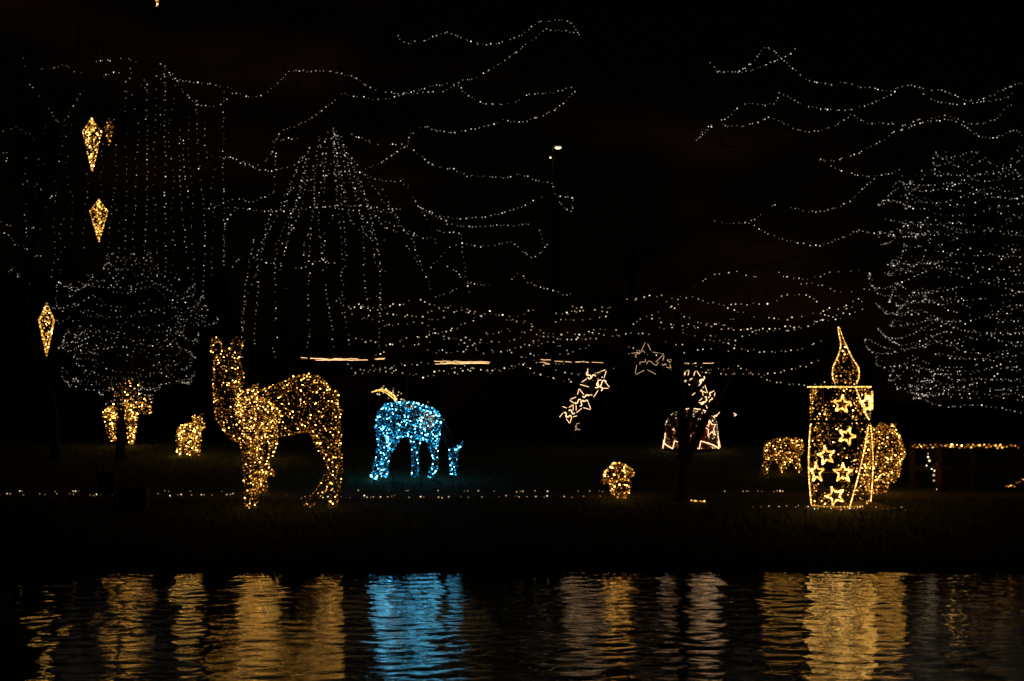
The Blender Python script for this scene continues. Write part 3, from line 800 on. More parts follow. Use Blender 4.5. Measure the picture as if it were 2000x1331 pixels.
tree('net_tree', 'broad bare tree wrapped in a dense net of white lights', tk(1925, 46, (1925,0,13), (1925,900,11), (1922,780,10), (1925,640,8), (1930,480,5)),
     [P(1930 + 200 * math.sin(k * 2.4) * (.5 + .5 * (k % 4) / 3), 520 - 190 * math.cos(k * 1.1), 46 + 1.7 * math.cos(k * 2.4)) for k in range(22)]
     + [P(x, y, 45) for x, y in ((1735,175),(1860,230),(1770,328),(1665,388),(1675,451),(1600,312),(1665,223),(1527,182),(1494,94),(1567,87),(1645,161),(1998,160),(1985,203),(1390,128),(1365,272),(1505,230),(1527,394),(1400,434),(1710,533),(1425,531),(1520,530))], 19)
tree('sapling', 'young thin tree with a pale stem behind the ice blue donkey', tk(797, 64, (797,0,2.2), (797,800,2), (796,740,1.6), (798,690,1)), [P(x, y, 64) for x, y in ((780,640),(815,650),(800,600),(770,670),(825,620))], 23, 'pale_bark', twigs=.6)
for k, (x, lab) in enumerate(((562, 'left of the two slim birches beside the tall garland tree'), (606, 'right of the two slim birches beside the tall garland tree'))):
    tree('birch_tree', 'pale stemmed birch, ' + lab, tk(x, 70, (x,0,4), (x+2,800,3.6), (x-4,700,3.2), (x-8,620,2.2)), [P(x + dx, y, 70) for dx, y in ((-30,560),(25,570),(-8,520),(30,610),(-36,620))], 29 + k, 'pale_bark', twigs=.7)
# gold wrap on the globe tree's fork
tw = [[(240,795),(232,775),(218,748)], [(240,795),(241,770),(243,742)], [(242,795),(258,772),(276,748)], [(242,798),(268,782),(300,768)], [(241,790),(252,765),(256,746)], [(240,792),(222,770),(229,750)], [(250,792),(275,775),(292,790)]]
wr = tag(empty('branch_light_wrap', P(240, 795, T1D)), 'gold bulbs wound round the fork of the small globe tree', 'light wrap')
for q in tw:
    p3 = smooth_path([P(x, y, T1D - .15 + rnd.gauss(0, .25)) for x, y in q], .03)
    mb = MB(); mb.tube([p + Vector((.02 * math.sin(i * .9), .02 * math.cos(i * .9), 0)) for i, p in enumerate(p3)], .005, 3)
    so_ = mb.build('wrap_strand', M['cable'], wr, origin=p3[0])
    bulbs([p + Vector((rnd.gauss(0, .05), rnd.gauss(0, .05), rnd.gauss(0, .04))) for p in p3 for k in range(1)][::2], 1.35 * PX(T1D), GOLD, (.4, .3, .2, .1), so_)

# ------------------------------------------------------------------ strings of white lights
UP = [
 [(778,70),(782,78),(795,85),(815,80),(835,78),(868,64),(885,68),(905,76),(930,85),(965,86),(1000,77),(1025,65),(1050,45),(1080,41),(1108,41),(1120,50),(1130,65),(1132,78)],
 [(313,125),(340,150),(355,175),(380,200),(405,208),(432,203),(455,183),(475,187),(500,190),(525,178),(550,155),(560,143),(575,138),(610,139),(640,138),(665,145),(690,150),(715,166),(740,177),(780,183),(815,177),(845,168),(880,164),(905,158),(930,152),(965,132),(1000,108),(1025,90),(1050,70),(1065,58),(1085,60),(1115,62),(1130,68)],
 [(350,157),(385,162),(420,166),(455,175),(470,186)],
 [(667,182),(690,188),(715,191),(740,195),(770,190),(800,183),(840,181),(870,177),(893,165),(905,180),(925,193),(945,202),(980,204),(1010,197),(1030,186),(1060,182),(1090,180),(1115,170),(1123,178)],
 [(1123,180),(1105,198),(1085,213),(1055,228),(1010,240),(983,235),(960,245),(925,252),(895,258),(860,257),(830,247),(810,258),(798,265),(797,280),(770,300),(740,320),(700,333)],
 [(688,264),(710,272),(740,281),(775,282),(795,285),(810,297),(830,312),(850,325),(880,330),(910,342),(945,345),(985,347),(1010,342),(1040,350),(1065,357),(1078,358),(1085,380),(1100,386),(1117,386),(1117,412),(1100,403),(1087,387)],
 [(820,405),(840,418),(870,425),(900,427),(940,425),(970,420),(1000,410),(1030,400),(1050,388),(1070,388)],
 [(815,402),(850,422),(880,438),(930,443),(970,440),(1000,440),(1045,437)],
 [(655,195),(630,215),(605,233),(580,245),(552,255),(540,275),(530,300),(515,318),(490,325),(465,315),(450,310),(435,308),(405,308)],
 [(533,278),(550,273),(570,271),(590,272)],
 [(402,410),(430,400),(460,388),(490,395),(520,383),(535,372),(538,330),(540,290)],
 [(630,344),(660,337),(690,335),(720,345),(745,352),(775,355),(790,354),(810,382)],
 [(440,405),(475,408),(520,412),(570,412),(620,405),(700,402),(760,410),(790,408)],
 [(450,308),(480,318),(510,333),(540,331),(570,324),(600,310)],
 [(905,475),(930,480),(960,480),(995,474),(1020,490),(1040,503),(1060,490),(1068,478),(1075,470)],
 [(1000,545),(1013,536),(1030,550),(1050,560),(1085,570),(1105,577),(1122,572)],
 [(1054,450),(1058,470),(1065,480)],
 [(870,520),(890,530),(905,545),(925,555),(965,557)],
]
UPL = ['topmost white light string, a short double arc above the tall garland tree', 'longest white light string, rising over a hump from the hanging strands to the topmost string', 'short faint white string running level into the longest light string', 'white string with two shallow sags just below the longest light string', 'white string that doubles back from a sharp tip under the twice sagging string', 'white string ending in a small hanging triangle beside the tall street lamp', 'white string sagging in one wide bow towards the street lamp pole', 'white string sagging just under the wide bow by the street lamp', 'white string slanting steeply down to the left from the longest light string', 'very short level white string left of the fan top', 'white string climbing from a bowl shape beside the fan of strands', 'short white string crossing the fan of strands and dropping at its end', 'nearly level white string crossing the whole fan of strands', 'short white string dipping from a swag towards the fan top', 'white string with a deep narrow dip at its end below the street lamp', 'faint white string with a small peak above the low draped strings', 'tiny three bulb end of a white string above the deep narrow dip', 'short faint white string curving level at the right edge of the fan']
for q, lb in zip(UP, UPL): string(q, 51, label=lb, group='light strings in the tall garland tree', r_px=1.1)
LE = [[(45,118),(48,126),(50,138)], [(83,137),(105,134),(120,127),(135,132),(150,140),(175,150)], [(188,122),(215,118),(250,115),(270,127),(285,130)],
 [(60,165),(85,200),(105,228),(125,245),(140,248)], [(128,236),(150,195),(165,178),(180,172)], [(0,258),(30,250),(55,262),(75,280)], [(0,303),(15,300),(12,330)],
 [(45,360),(75,370),(110,390),(125,391)], [(5,436),(20,440),(50,445),(90,450)], [(10,455),(30,475),(70,500),(95,505)], [(17,528),(40,538),(70,537)], [(200,150),(225,142),(255,136),(250,160),(240,190)],
 [(25,528),(45,550),(66,558)], [(310,140),(335,150),(350,165),(345,180)]]
for q in LE: string(q, 46, label='string of faint white lights straggling through the boughs of the leaning tree', group='light strings in the leaning tree', r_px=1.05, probs=(.4, .35, .2, .05), drop=.15, jit=1.8)
VE = [
 [(288,165),(287,250),(288,330),(286,420),(282,510)], [(322,128),(322,220),(322,330),(323,440),(323,555)], [(352,255),(351,320),(354,400),(362,470),(367,535)],
 [(384,195),(384,260),(388,320),(398,400),(401,470),(397,560),(398,595)], [(437,180),(436,260),(436,350),(438,420),(436,480),(437,530)], [(358,275),(360,340),(372,400)],
 [(247,150),(245,230),(247,330),(245,430),(244,540)], [(200,280),(198,360),(212,440),(213,520)], [(135,235),(112,330),(105,420),(108,480),(100,560)],
 [(73,280),(74,370),(73,450),(72,500)], [(140,250),(130,330),(142,400),(138,480)], [(222,240),(228,330),(220,400),(214,450)], [(273,180),(280,150),(285,170),(275,200)], [(398,240),(403,300),(402,360)],
 [(345,170),(366,190),(385,210)], [(310,150),(325,175),(312,215),(315,260)]]
for x, y0, y1 in ((262,190,520),(305,150,560),(336,190,575),(374,230,600),(414,330,560),(232,300,520),(166,330,500),(52,300,480),(120,430,560),(90,250,430)):
    VE.append([(x + rnd.gauss(0, 4), y0 + (y1 - y0) * t / 5) for t in range(6)])
for i, q in enumerate(VE): string(q, 47, name='hanging_light_strand', label='bright plumb strand of white lights hanging between lanterns and garland tree' if i < 6 else 'faint sparse strand of lights hanging among the bright plumb strands', group='bright hanging strands' if i < 6 else 'faint hanging strands', r_px=1.0 if i < 6 else .8, probs=WHITE_P if i < 6 else (.5, .35, .15, 0), wob=.15, step=10 if i < 6 else 14, drop=.08, jit=1.3)
FA = [
 [(622,265),(617,330),(612,400),(605,480),(602,560),(604,640),(600,690)], [(650,250),(655,340),(662,420),(667,480),(668,560),(675,620),(685,690)],
 [(640,290),(622,400),(627,470),(632,530),(640,590),(648,640),(653,690)], [(605,290),(585,380),(560,430),(540,480),(537,560),(538,640)], [(600,300),(577,400),(562,450),(563,500)],
 [(585,310),(560,390),(540,420)], [(530,410),(520,460),(505,520),(485,570),(478,620),(477,680)], [(520,440),(510,500),(505,560),(500,620),(497,685)],
 [(652,258),(700,340),(725,430),(740,500),(744,560),(742,620),(738,690)], [(665,270),(700,350),(730,420),(760,450),(800,460),(815,500),(828,530),(840,560),(850,580)],
 [(660,280),(690,340),(715,390),(735,420),(760,436),(785,445),(802,456)], [(790,360),(820,405),(840,440),(870,455),(900,456),(903,480),(908,530),(915,560),(918,590)],
 [(437,470),(440,440),(452,418),(470,410)], [(436,480),(438,500),(436,525)], [(455,520),(470,505),(485,496)], [(495,502),(520,512),(540,520),(555,523)], [(580,522),(600,520),(620,510),(640,515),(665,517)],
 [(650,252),(652,300),(658,380),(650,420),(632,470),(640,530)], [(655,262),(668,310),(690,370),(700,410),(720,450),(745,455)], [(640,262),(618,340),(570,370),(560,400)],
 [(700,345),(710,390),(735,410),(770,420),(795,450),(830,465)], [(600,345),(590,400),(575,440),(545,488)], [(655,270),(640,340),(612,365),(590,390)], [(540,660),(534,675),(536,690),(540,705)],
 [(560,560),(558,570),(557,578)], [(690,410),(715,430),(728,470),(735,515),(760,537)], [(850,580),(880,570),(905,555)], [(795,480),(830,530),(870,490),(905,470)],
 [(655,600),(662,580),(668,600),(674,630),(680,650)], [(703,600),(720,585),(740,580),(742,600)]]
for q in list(FA)[:12]:
    dx, dy = rnd.choice((-1, 1)) * rnd.uniform(22, 50), rnd.uniform(0, 40); FA.append([(x + dx * min(1, (y - 240) / 140) + rnd.gauss(0, 2), y + dy) for x, y in q[:rnd.randint(3, 6)]])
for q in FA: string(q, 50.5, name='hanging_light_strand', label='long strand of the fan falling from garland tree top to the stall eaves' if q[-1][1] > 600 else 'short strand of the fan ending high above the stall eaves', group='long strands of the fan' if q[-1][1] > 600 else 'short strands of the fan', r_px=1.05, probs=(.42, .33, .2, .05), wob=.6, step=9.5, drop=.12, jit=1.3)
MI = [
 [(675,590),(690,600),(720,600),(745,600),(760,598),(790,593),(810,585),(830,592),(860,600),(880,597),(905,605),(935,612),(965,612),(990,618),(1005,622),(1035,608),(1057,605)],
 [(700,595),(720,605),(750,608),(775,617),(800,618),(830,617),(850,608),(885,604),(905,605),(930,615),(965,613),(1000,628),(1035,632),(1045,645),(1070,650),(1095,652),(1120,645)],
 [(830,620),(840,640),(860,648),(890,640),(910,632),(930,622),(950,610)], [(680,600),(690,618),(715,622),(740,632),(770,640)],
 [(680,712),(690,725),(720,722),(750,718),(790,713),(830,710),(850,703)], [(835,685),(870,688),(910,685),(930,672),(950,655),(970,650),(1000,648),(1025,647),(1040,640)],
 [(730,695),(745,690),(770,675),(790,662),(820,660),(850,655),(880,645),(900,642)], [(895,670),(920,678),(945,687),(980,687),(1010,680),(1030,673),(1060,672),(1085,673),(1105,683),(1125,684)],
 [(830,735),(855,725),(890,720),(920,725),(960,725),(990,720),(1020,712),(1040,705)], [(1085,612),(1130,610),(1160,604),(1195,598),(1220,588),(1260,580),(1295,576),(1310,575)],
 [(1120,601),(1140,604),(1175,608),(1200,617)], [(1105,612),(1125,605),(1150,600)], [(1085,628),(1115,625),(1150,624),(1195,615)],
 [(1120,655),(1150,650),(1180,655),(1210,655),(1240,650),(1280,657)], [(1130,660),(1155,645),(1180,645),(1215,640),(1245,627),(1280,612),(1310,600),(1345,590)],
 [(1310,600),(1330,612),(1355,625),(1385,633),(1415,640),(1440,643),(1475,645),(1505,644),(1530,641),(1555,640),(1575,638)],
 [(1300,590),(1340,580),(1375,590),(1400,594),(1430,595),(1455,595),(1480,592),(1500,588)], [(1290,640),(1330,642),(1360,640),(1395,657),(1420,672),(1450,682),(1480,685),(1520,687),(1550,686),(1575,677),(1600,670),(1620,663)],
 [(1310,720),(1360,727),(1400,730),(1435,731),(1475,732),(1500,730),(1535,725),(1560,715),(1600,707),(1625,700)], [(1350,565),(1370,550),(1390,538),(1425,531),(1465,537),(1500,545)],
 [(1520,530),(1535,540),(1560,545),(1600,540),(1630,532),(1670,530),(1710,533)], [(1500,595),(1520,582),(1545,577),(1570,576),(1590,585),(1610,597),(1640,603),(1680,597)],
 [(1565,553),(1585,556),(1605,556),(1630,568),(1660,571),(1690,567),(1710,560)], [(1040,668),(1075,655),(1090,650)], [(690,735),(720,724),(760,722),(790,724)],
 [(840,645),(855,660),(880,662),(905,660),(930,668)], [(990,640),(1025,648),(1045,650),(1060,658),(1080,655)], [(1300,672),(1330,673),(1345,675)], [(1590,630),(1605,628),(1640,622),(1670,612),(1700,600)],
 [(1600,612),(1625,620),(1650,612),(1660,590),(1700,585)], [(960,730),(985,722),(1010,706)], [(1410,690),(1430,682),(1445,682)]]
for k in range(17):
    x0 = rnd.uniform(690, 1450); y0 = rnd.uniform(585, 725); w_ = rnd.uniform(110, 230); dy = rnd.uniform(-22, 22); sg = rnd.uniform(10, 26)
    MI.append([(x0 + w_ * t, y0 + dy * t + sg * 4 * t * (1 - t)) for t in (0, .2, .4, .6, .8, 1)])
for q in MI:
  wt = rnd.random() < .45
  string(q, 46, label='low string of warm tinted lights draped across the lawn between garland tree and net tree' if wt else 'low string of pure white lights draped across the lawn between garland tree and net tree', group='low warm strings over the lawn' if wt else 'low white strings over the lawn', mats=WARM if wt else WHITE, r_px=1.3, step=11, drop=.14, jit=2.0)
RI = [
 [(1388,125),(1398,137),(1420,142),(1445,138),(1470,122),(1485,105),(1494,94),(1510,100),(1530,117),(1550,135),(1575,155),(1600,163),(1630,165),(1645,161),(1680,170),(1705,172),(1735,178),(1765,168),(1790,170),(1820,178),(1845,178),(1870,190),(1900,197),(1935,188),(1960,175),(1985,165),(2010,158)],
 [(1400,140),(1425,142),(1455,141),(1480,134),(1505,122),(1522,115),(1538,109),(1555,95),(1567,87)],
 [(1360,275),(1370,265),(1385,250),(1400,238),(1420,230),(1445,209),(1470,202),(1490,205),(1508,204),(1520,190),(1527,182),(1545,193),(1570,207),(1595,211),(1630,216),(1660,214),(1690,205),(1715,197),(1740,185),(1760,170)],
 [(1362,272),(1385,247),(1415,245),(1445,248),(1475,240),(1505,230),(1530,240),(1550,250),(1580,257),(1610,252),(1635,243),(1655,230),(1665,223),(1685,238),(1705,241),(1735,240),(1765,245),(1795,235),(1820,232),(1840,227),(1860,228),(1880,238),(1900,243),(1925,240),(1950,230),(1965,210),(1990,203)],
 [(1805,185),(1820,195),(1850,203),(1880,203),(1920,198),(1960,193),(1990,175)],
 [(1600,312),(1625,314),(1650,308),(1680,298),(1705,284),(1730,270),(1745,258),(1770,252),(1800,240),(1830,235),(1862,235),(1885,248),(1905,262),(1930,270),(1955,265),(1980,255),(2005,270)],
 [(1605,312),(1630,328),(1655,338),(1685,343),(1720,343),(1750,335),(1770,328)], [(1450,437),(1475,427),(1500,408),(1527,394)],
 [(1547,404),(1570,412),(1595,414),(1620,410),(1645,402),(1665,388),(1690,365),(1715,345)], [(1397,432),(1415,436),(1440,437),(1462,436),(1480,445),(1500,458),(1530,468),(1560,475),(1595,480),(1625,473),(1650,463),(1675,451),(1700,455),(1720,460)]]
RIL = ['longest top string of the net tree, falling from a sharp peak and running on level', 'short white string that crosses the sharp peak and turns up at its tip', 'white string climbing from a low tip over two humps to the net tree top', 'white string looping through three even swags under the two humped one', 'short faint white string hung as a second swag under the long top string', 'white string rising from a pointed tip to the boughs above the net', 'white string bowing from the same pointed tip into the net', 'short white string rising to a peak left of the net tree', 'white string in a deep bow climbing to the pointed tip string', 'lowest top string of the net tree, starting as scattered bulbs and bowing to the net']
for q, lb in zip(RI, RIL): string(q, 45, label=lb, group='light strings in the top of the net tree', r_px=1.1)

# ------------------------------------------------------------------ nets of light round the two crowns
def net(name, label, cx, cy, rx, ry, D, levels, swag, step, r_px, mats, probs, seed, flat=2.6, lo=.55, depth=1.0, jit=.8):
    rr = random.Random(seed); uu = PX(D); c = P(cx, cy, D)
    root = tag(empty(name, c - Vector((0, 0, ry * uu))), label, 'light net')
    for k in range(levels):
        v = -.93 + 1.88 * (k + rr.uniform(-.35, .35)) / (levels - 1); v = max(-.93, min(.97, v))
        w = (1 - abs(v) ** flat) ** (1 / flat)
        a = rr.random() * 6.28; pts = []; tot = 0
        tilt = rr.uniform(-.07, .07); tph = rr.random() * 6.28
        ring = lo + (1.02 - lo) * rr.random() ** .6
        while tot < 6.3:
            da = rr.uniform(.6, 1.35); sg = swag * rr.uniform(.35, 1.2) * (.4 if v < -.8 else 1); ro = ring * rr.uniform(.92, 1.04)
            vv = v + tilt * math.sin(a + tph) + rr.uniform(-.035, .035)
            for j, (t, dz) in enumerate(((0, 0), (.25, -.75), (.5, -1), (.75, -.75))):
                aa = a + da * t; ww = w * ro
                pts.append(c + Vector((math.cos(aa) * ww * rx * uu, math.sin(aa) * ww * rx * uu * depth, (vv + dz * sg) * ry * uu)))
            a += da; tot += da
        q = smooth_path(pts, step * uu)
        mb = MB(); mb.tube(q[::2], .003, 3)
        so_ = mb.build('strand', M['cable'], root, origin=pts[0])
        dim = rr.uniform(.05, .3)
        bulbs([p.lerp(p2, rr.uniform(-.3, .3)) + Vector((rr.gauss(0, jit), rr.gauss(0, jit), rr.gauss(0, jit))) * uu for p, p2 in zip(q, q[1:]) if rr.random() > dim], r_px * uu, mats, probs, so_)
    return root
net('light_net', 'round net of white lights on the small globe tree', 255, 640, 168, 148, T1D, 16, .16, 9.5, .95, WHITE, (.46, .32, .19, .03), 31, flat=2.3, lo=.45)
net('light_net', 'huge dense net of white lights covering the broad net tree', 1950, 545, 258, 252, 46, 31, .12, 9.0, 1.1, WHITE, (.42, .32, .22, .04), 36, flat=3.4, lo=.55)

# ------------------------------------------------------------------ strings lying along the path
def path_string(x0, x1, y, label, gap=(6, 26), skip=(), wob=1.2, mats=WARM, r_px=1.45, group=None):
    D0 = DG(y); x = x0; pts = []; bp_ = []
    while x < x1:
        yy = y + rnd.gauss(0, wob); D = DG(yy); p = G(x, D); p.z += .02
        pts.append(p)
        if not any(a < x < b for a, b in skip): bp_.append(p + Vector((0, 0, .015)))
        x += rnd.uniform(*gap) if rnd.random() < .7 else rnd.uniform(4, 8)
    mb = MB(); mb.tube(pts, .004, 3)
    o = tag(mb.build('ground_light_string', M['cable'], origin=pts[0]), label, 'string light', group)
    bulbs(bp_, r_px * PX(D0), mats, (.45, .35, .18, .02), o)
path_string(0, 470, 970, 'string of small lights along the near path edge left of the deer', gap=(10, 34))
path_string(40, 440, 963.5, 'string of small lights along the far path edge left of the deer', gap=(30, 70), wob=.6)
path_string(560, 1190, 974.5, 'string of small lights along the near path edge between deer and mushroom', gap=(12, 34))
path_string(700, 1180, 963, 'string of small lights along the far path edge below the blue donkey', gap=(16, 60), wob=.7)
path_string(1415, 1545, 964, 'short string of white lights on the path left of the giant candle', gap=(12, 40), wob=.6)
path_string(1470, 1590, 993.5, 'string of white lights in the grass leading to the candle foot', gap=(8, 30), wob=1.2)
path_string(1590, 1775, 998, 'string of white lights in the grass in front of the candle', gap=(8, 34), wob=2)
path_string(1350, 1378, 983, 'clump of warm lights in the grass below the forked tree', gap=(3, 7), wob=1.5, mats=PALE, r_px=2.0)

# ------------------------------------------------------------------ market stalls with lit eaves
def stall(x0, x1, D, ye, label, seed, slope=0.0):
    rr = random.Random(seed); uu = PX(D)
    a, b = P(x0, ye, D), P(x1, ye, D); w = b.x - a.x; z = a.z; dep = 2.2
    c = Vector(((a.x + b.x) / 2, D + dep / 2, TZ)); root = tag(empty('market_stall', c), label, 'market stall', 'market stalls behind the lawn')
    n = max(6, int(w / .22))
    for i in range(n):                          # counter boards
        mb = MB(); mb.box((a.x + w * (i + .5) / n, D + .3, TZ + .5), (w / n - .012, .03, .98)); mb.build('board', M['plank'], root)
    mb = MB(); mb.box((c.x, D + .42, TZ + 1.03), (w + .1, .45, .05)); mb.build('counter', M['wood'], root)
    for sx in (a.x + .05, b.x - .05):
        for yy in (D + .1, D + dep - .05):
            mb = MB(); mb.box((sx, yy, (TZ + z) / 2), (.09, .09, z - TZ - .02)); mb.build('post', M['wood'], root)
    mb = MB(); mb.box((c.x, D + dep, TZ + 1.2), (w - .2, .04, 2.38)); mb.build('back_wall', M['plank'], root)
    mb = MB(); e = .25
    mb.quad((a.x - e, D - .2, z), (b.x + e, D - .2, z), (b.x + e, D + dep / 2, z + .7), (a.x - e, D + dep / 2, z + .7))
    mb.quad((a.x - e, D + dep / 2, z + .7), (b.x + e, D + dep / 2, z + .7), (b.x + e, D + dep + .2, z), (a.x - e, D + dep + .2, z))
    mb.quad((a.x - e, D - .2, z), (a.x - e, D + dep / 2, z + .7), (a.x - e, D + dep + .2, z))
    mb.quad((b.x + e, D - .2, z), (b.x + e, D + dep + .2, z), (b.x + e, D + dep / 2, z + .7))
    mb.build('roof', M['canvas'], root)
    return root, a, b, z
def eave_rope(root, D, segs, mat=ROPEO):
    for x0, x1, y0, y1, r in segs:
        p, q = P(x0, y0, D), P(x1, y1, D); n = max(2, int((q - p).length / .12))
        mb = MB(); mb.tube([p.lerp(q, i / n) + Vector((0, 0, rnd.gauss(0, .006))) for i in range(n + 1)], r * .5 * PX(D), 5); mb.build('eave_light', mat, root, origin=p)
SD = 84.0
s1, *_ = stall(582, 745, SD, 703, 'market stall with a long bright double light strip along its eave', 1)
eave_rope(s1, SD - .25, [(578,640,698.5,701.5,1.1),(600,690,700,704,.9),(616,718,704,703.5,1.3),(650,700,701,701.5,1.0),(732,752,701.5,700,1.2),(735,750,702.5,702,.9)])
s2, *_ = stall(850, 955, SD, 709, 'market stall with one thick knotted light strip, behind the blue donkey', 2)
eave_rope(s2, SD - .25, [(848,952,706,707,1.0),(850,955,711,710,1.2),(872,940,708.5,709.5,1.0),(900,957,709,708,1.0),(860,905,709,711.5,.8)])
s3, *_ = stall(1055, 1180, SD, 709, 'market stall with a broken sparse light strip, left of the star arch', 3)
eave_rope(s3, SD - .25, [(1056,1078,702.5,704,1.0),(1054,1066,708,708.5,.9),(1064,1074,711.5,711.5,1.2),(1078,1100,705,706.5,.8),(1104,1116,707,707,.9),(1124,1134,707,707,1.2),(1136,1150,706.5,708,1.1),(1156,1178,708,709,.7)])
s4, *_ = stall(1290, 1412, SD, 710, 'market stall with a dotted light strip, seen through the star arch', 4)
eave_rope(s4, SD - .25, [(1292,1300,706,710,1.0),(1303,1317,709.5,710,1.2),(1324,1334,710,710,1.1),(1337,1346,710,710.5,1.2),(1356,1360,709.5,709.5,1.3),(1373,1386,709.5,710,1.0),(1387,1394,709.5,709.5,.9),(1404,1411,709,709,.9)])
# four small lanterns on a counter far behind the donkey's rump
for k, (x, y) in enumerate(((699,858),(713,858),(725,857),(735,862))):
    D = 80.0; c = P(x, y, D); c.z = TZ + .02; h = .12
    lt = tag(empty('floor_lantern', c), 'small white floor lantern glimmering far behind the blue donkey hind legs', 'lantern', 'floor lanterns behind the blue donkey')
    mb = MB(); mb.box((c.x, c.y, c.z + .06), (.13, .13, .10)); mb.build('pane', WARM[3 if k in (1, 2) else 2], lt)
    mb = MB(); mb.box((c.x, c.y, c.z), (.16, .16, .02)); mb.box((c.x, c.y, c.z + .125), (.17, .17, .025)); mb.tube([(c.x - .06, c.y, c.z + .14), (c.x, c.y, c.z + .24), (c.x + .06, c.y, c.z + .14)], .006, 4); mb.build('cage', M['steel'], lt)

# ------------------------------------------------------------------ street lamps
def lamp(px, py, D, wpx, label, arm):
    uu = PX(D); h = P(px, py, D); b = Vector((h.x - arm, D + .1, TZ))
    root = tag(empty('street_lamp', b), label, 'street lamp', None)
    mb = MB(); mb.tube([b, b + Vector((0, 0, .9)), b + Vector((0, 0, .92)), Vector((b.x, b.y, h.z - .25))], [.09, .09, .06, .045], 8); mb.build('pole', M['steel'], root, smooth=True)
    mb = MB(); mb.tube(smooth_path([(b.x, b.y, h.z - .3), (b.x, b.y, h.z + .02), (b.x + arm * .4, D + .05, h.z + .12), (h.x, D, h.z + .09)], .08), .028, 6); mb.build('arm', M['steel'], root)
    mb = MB(); mb.box((h.x, D, h.z + .075), (wpx * uu * 1.25, .22, .06)); mb.build('housing', M['steel'], root)
    mb = MB(); mb.tube([h + Vector((-wpx * uu * .5, 0, .01)), h + Vector((-wpx * uu * .2, 0, -.01)), h + Vector((wpx * uu * .2, 0, -.01)), h + Vector((wpx * uu * .5, 0, .01))], [.015, .034, .034, .015], 8); mb.build('lens', LAMP, root, smooth=True)
lamp(1090, 289, 72, 12, 'tall street lamp with a bright flat lens glowing above the lawn', .16)
lamp(1075, 308, 108, 4.0, 'farther street lamp showing only as a small yellow point beside the tall one', -.3)

# ------------------------------------------------------------------ ochre house at the left
HD = 94.0
hx0, hx1 = P(-60, 700, HD).x, P(397, 700, HD).x; hz = 4.4
house = tag(empty('park_house', ((hx0 + hx1) / 2, HD, TZ)), 'low ochre plastered house behind the gold donkey and the bear cub', 'house')
mb = MB(); mb.box(((hx0 + hx1) / 2, HD + 3, TZ + hz / 2), (hx1 - hx0, 6, hz)); mb.build('wall', M['plaster'], house)
mb = MB(); e = .5
for sgn in (-1, 1):
    yA = HD + 3 + sgn * 3.5
    mb.quad((hx0 - e, yA, TZ + hz - .1), (hx1 + e, yA, TZ + hz - .1), (hx1 + e, HD + 3, TZ + hz + 2.3), (hx0 - e, HD + 3, TZ + hz + 2.3))
mb.quad((hx1 + .004, HD, TZ + hz), (hx1 + .004, HD + 6, TZ + hz), (hx1 + .004, HD + 3, TZ + hz + 2.1)); mb.quad((hx0 - .004, HD, TZ + hz), (hx0 - .004, HD + 6, TZ + hz), (hx0 - .004, HD + 3, TZ + hz + 2.1))
ro = mb.build('roof', M['roof'], house)
mb = MB(); mb.box((hx0 + 3, HD + 3.6, TZ + hz + 2.6), (.6, .6, 1.3)); mb.build('chimney', M['roof'], ro)
for k, px in enumerate((10, 95, 165, 370)):
    x = P(px, 700, HD).x
    mb = MB()
    for dx, dz, w, h in ((0, .68, 1.12, .08), (0, -.68, 1.12, .08), (-.52, 0, .08, 1.28), (.52, 0, .08, 1.28), (0, 0, .05, 1.28), (0, .15, .96, .05)): mb.box((x + dx, HD - .03, TZ + 2.35 + dz), (w, .05, h))
    wv = mb.build('window', M['wood'], house)
    mb = MB(); mb.box((x, HD - .008, TZ + 2.35), (.97, .012, 1.28)); mb.build('pane', M['glass'], wv)
    mb = MB(); mb.box((x, HD - .07, TZ + 1.60), (1.3, .14, .06)); mb.build('sill', M['stone'], wv)
xd = P(285, 700, HD).x
mb = MB(); mb.box((xd, HD - .02, TZ + 1.05), (1.0, .04, 2.1))
for dx in (-.24, .24):
    for dz in (.55, 1.5): mb.box((xd + dx, HD - .05, TZ + dz), (.34, .02, .7))
dr = mb.build('door', M['wood'], house)
mb = MB(); mb.tube([(xd + .38, HD - .09, TZ + 1.0), (xd + .26, HD - .09, TZ + 1.0)], .012, 6); mb.build('handle', M['steel'], dr)

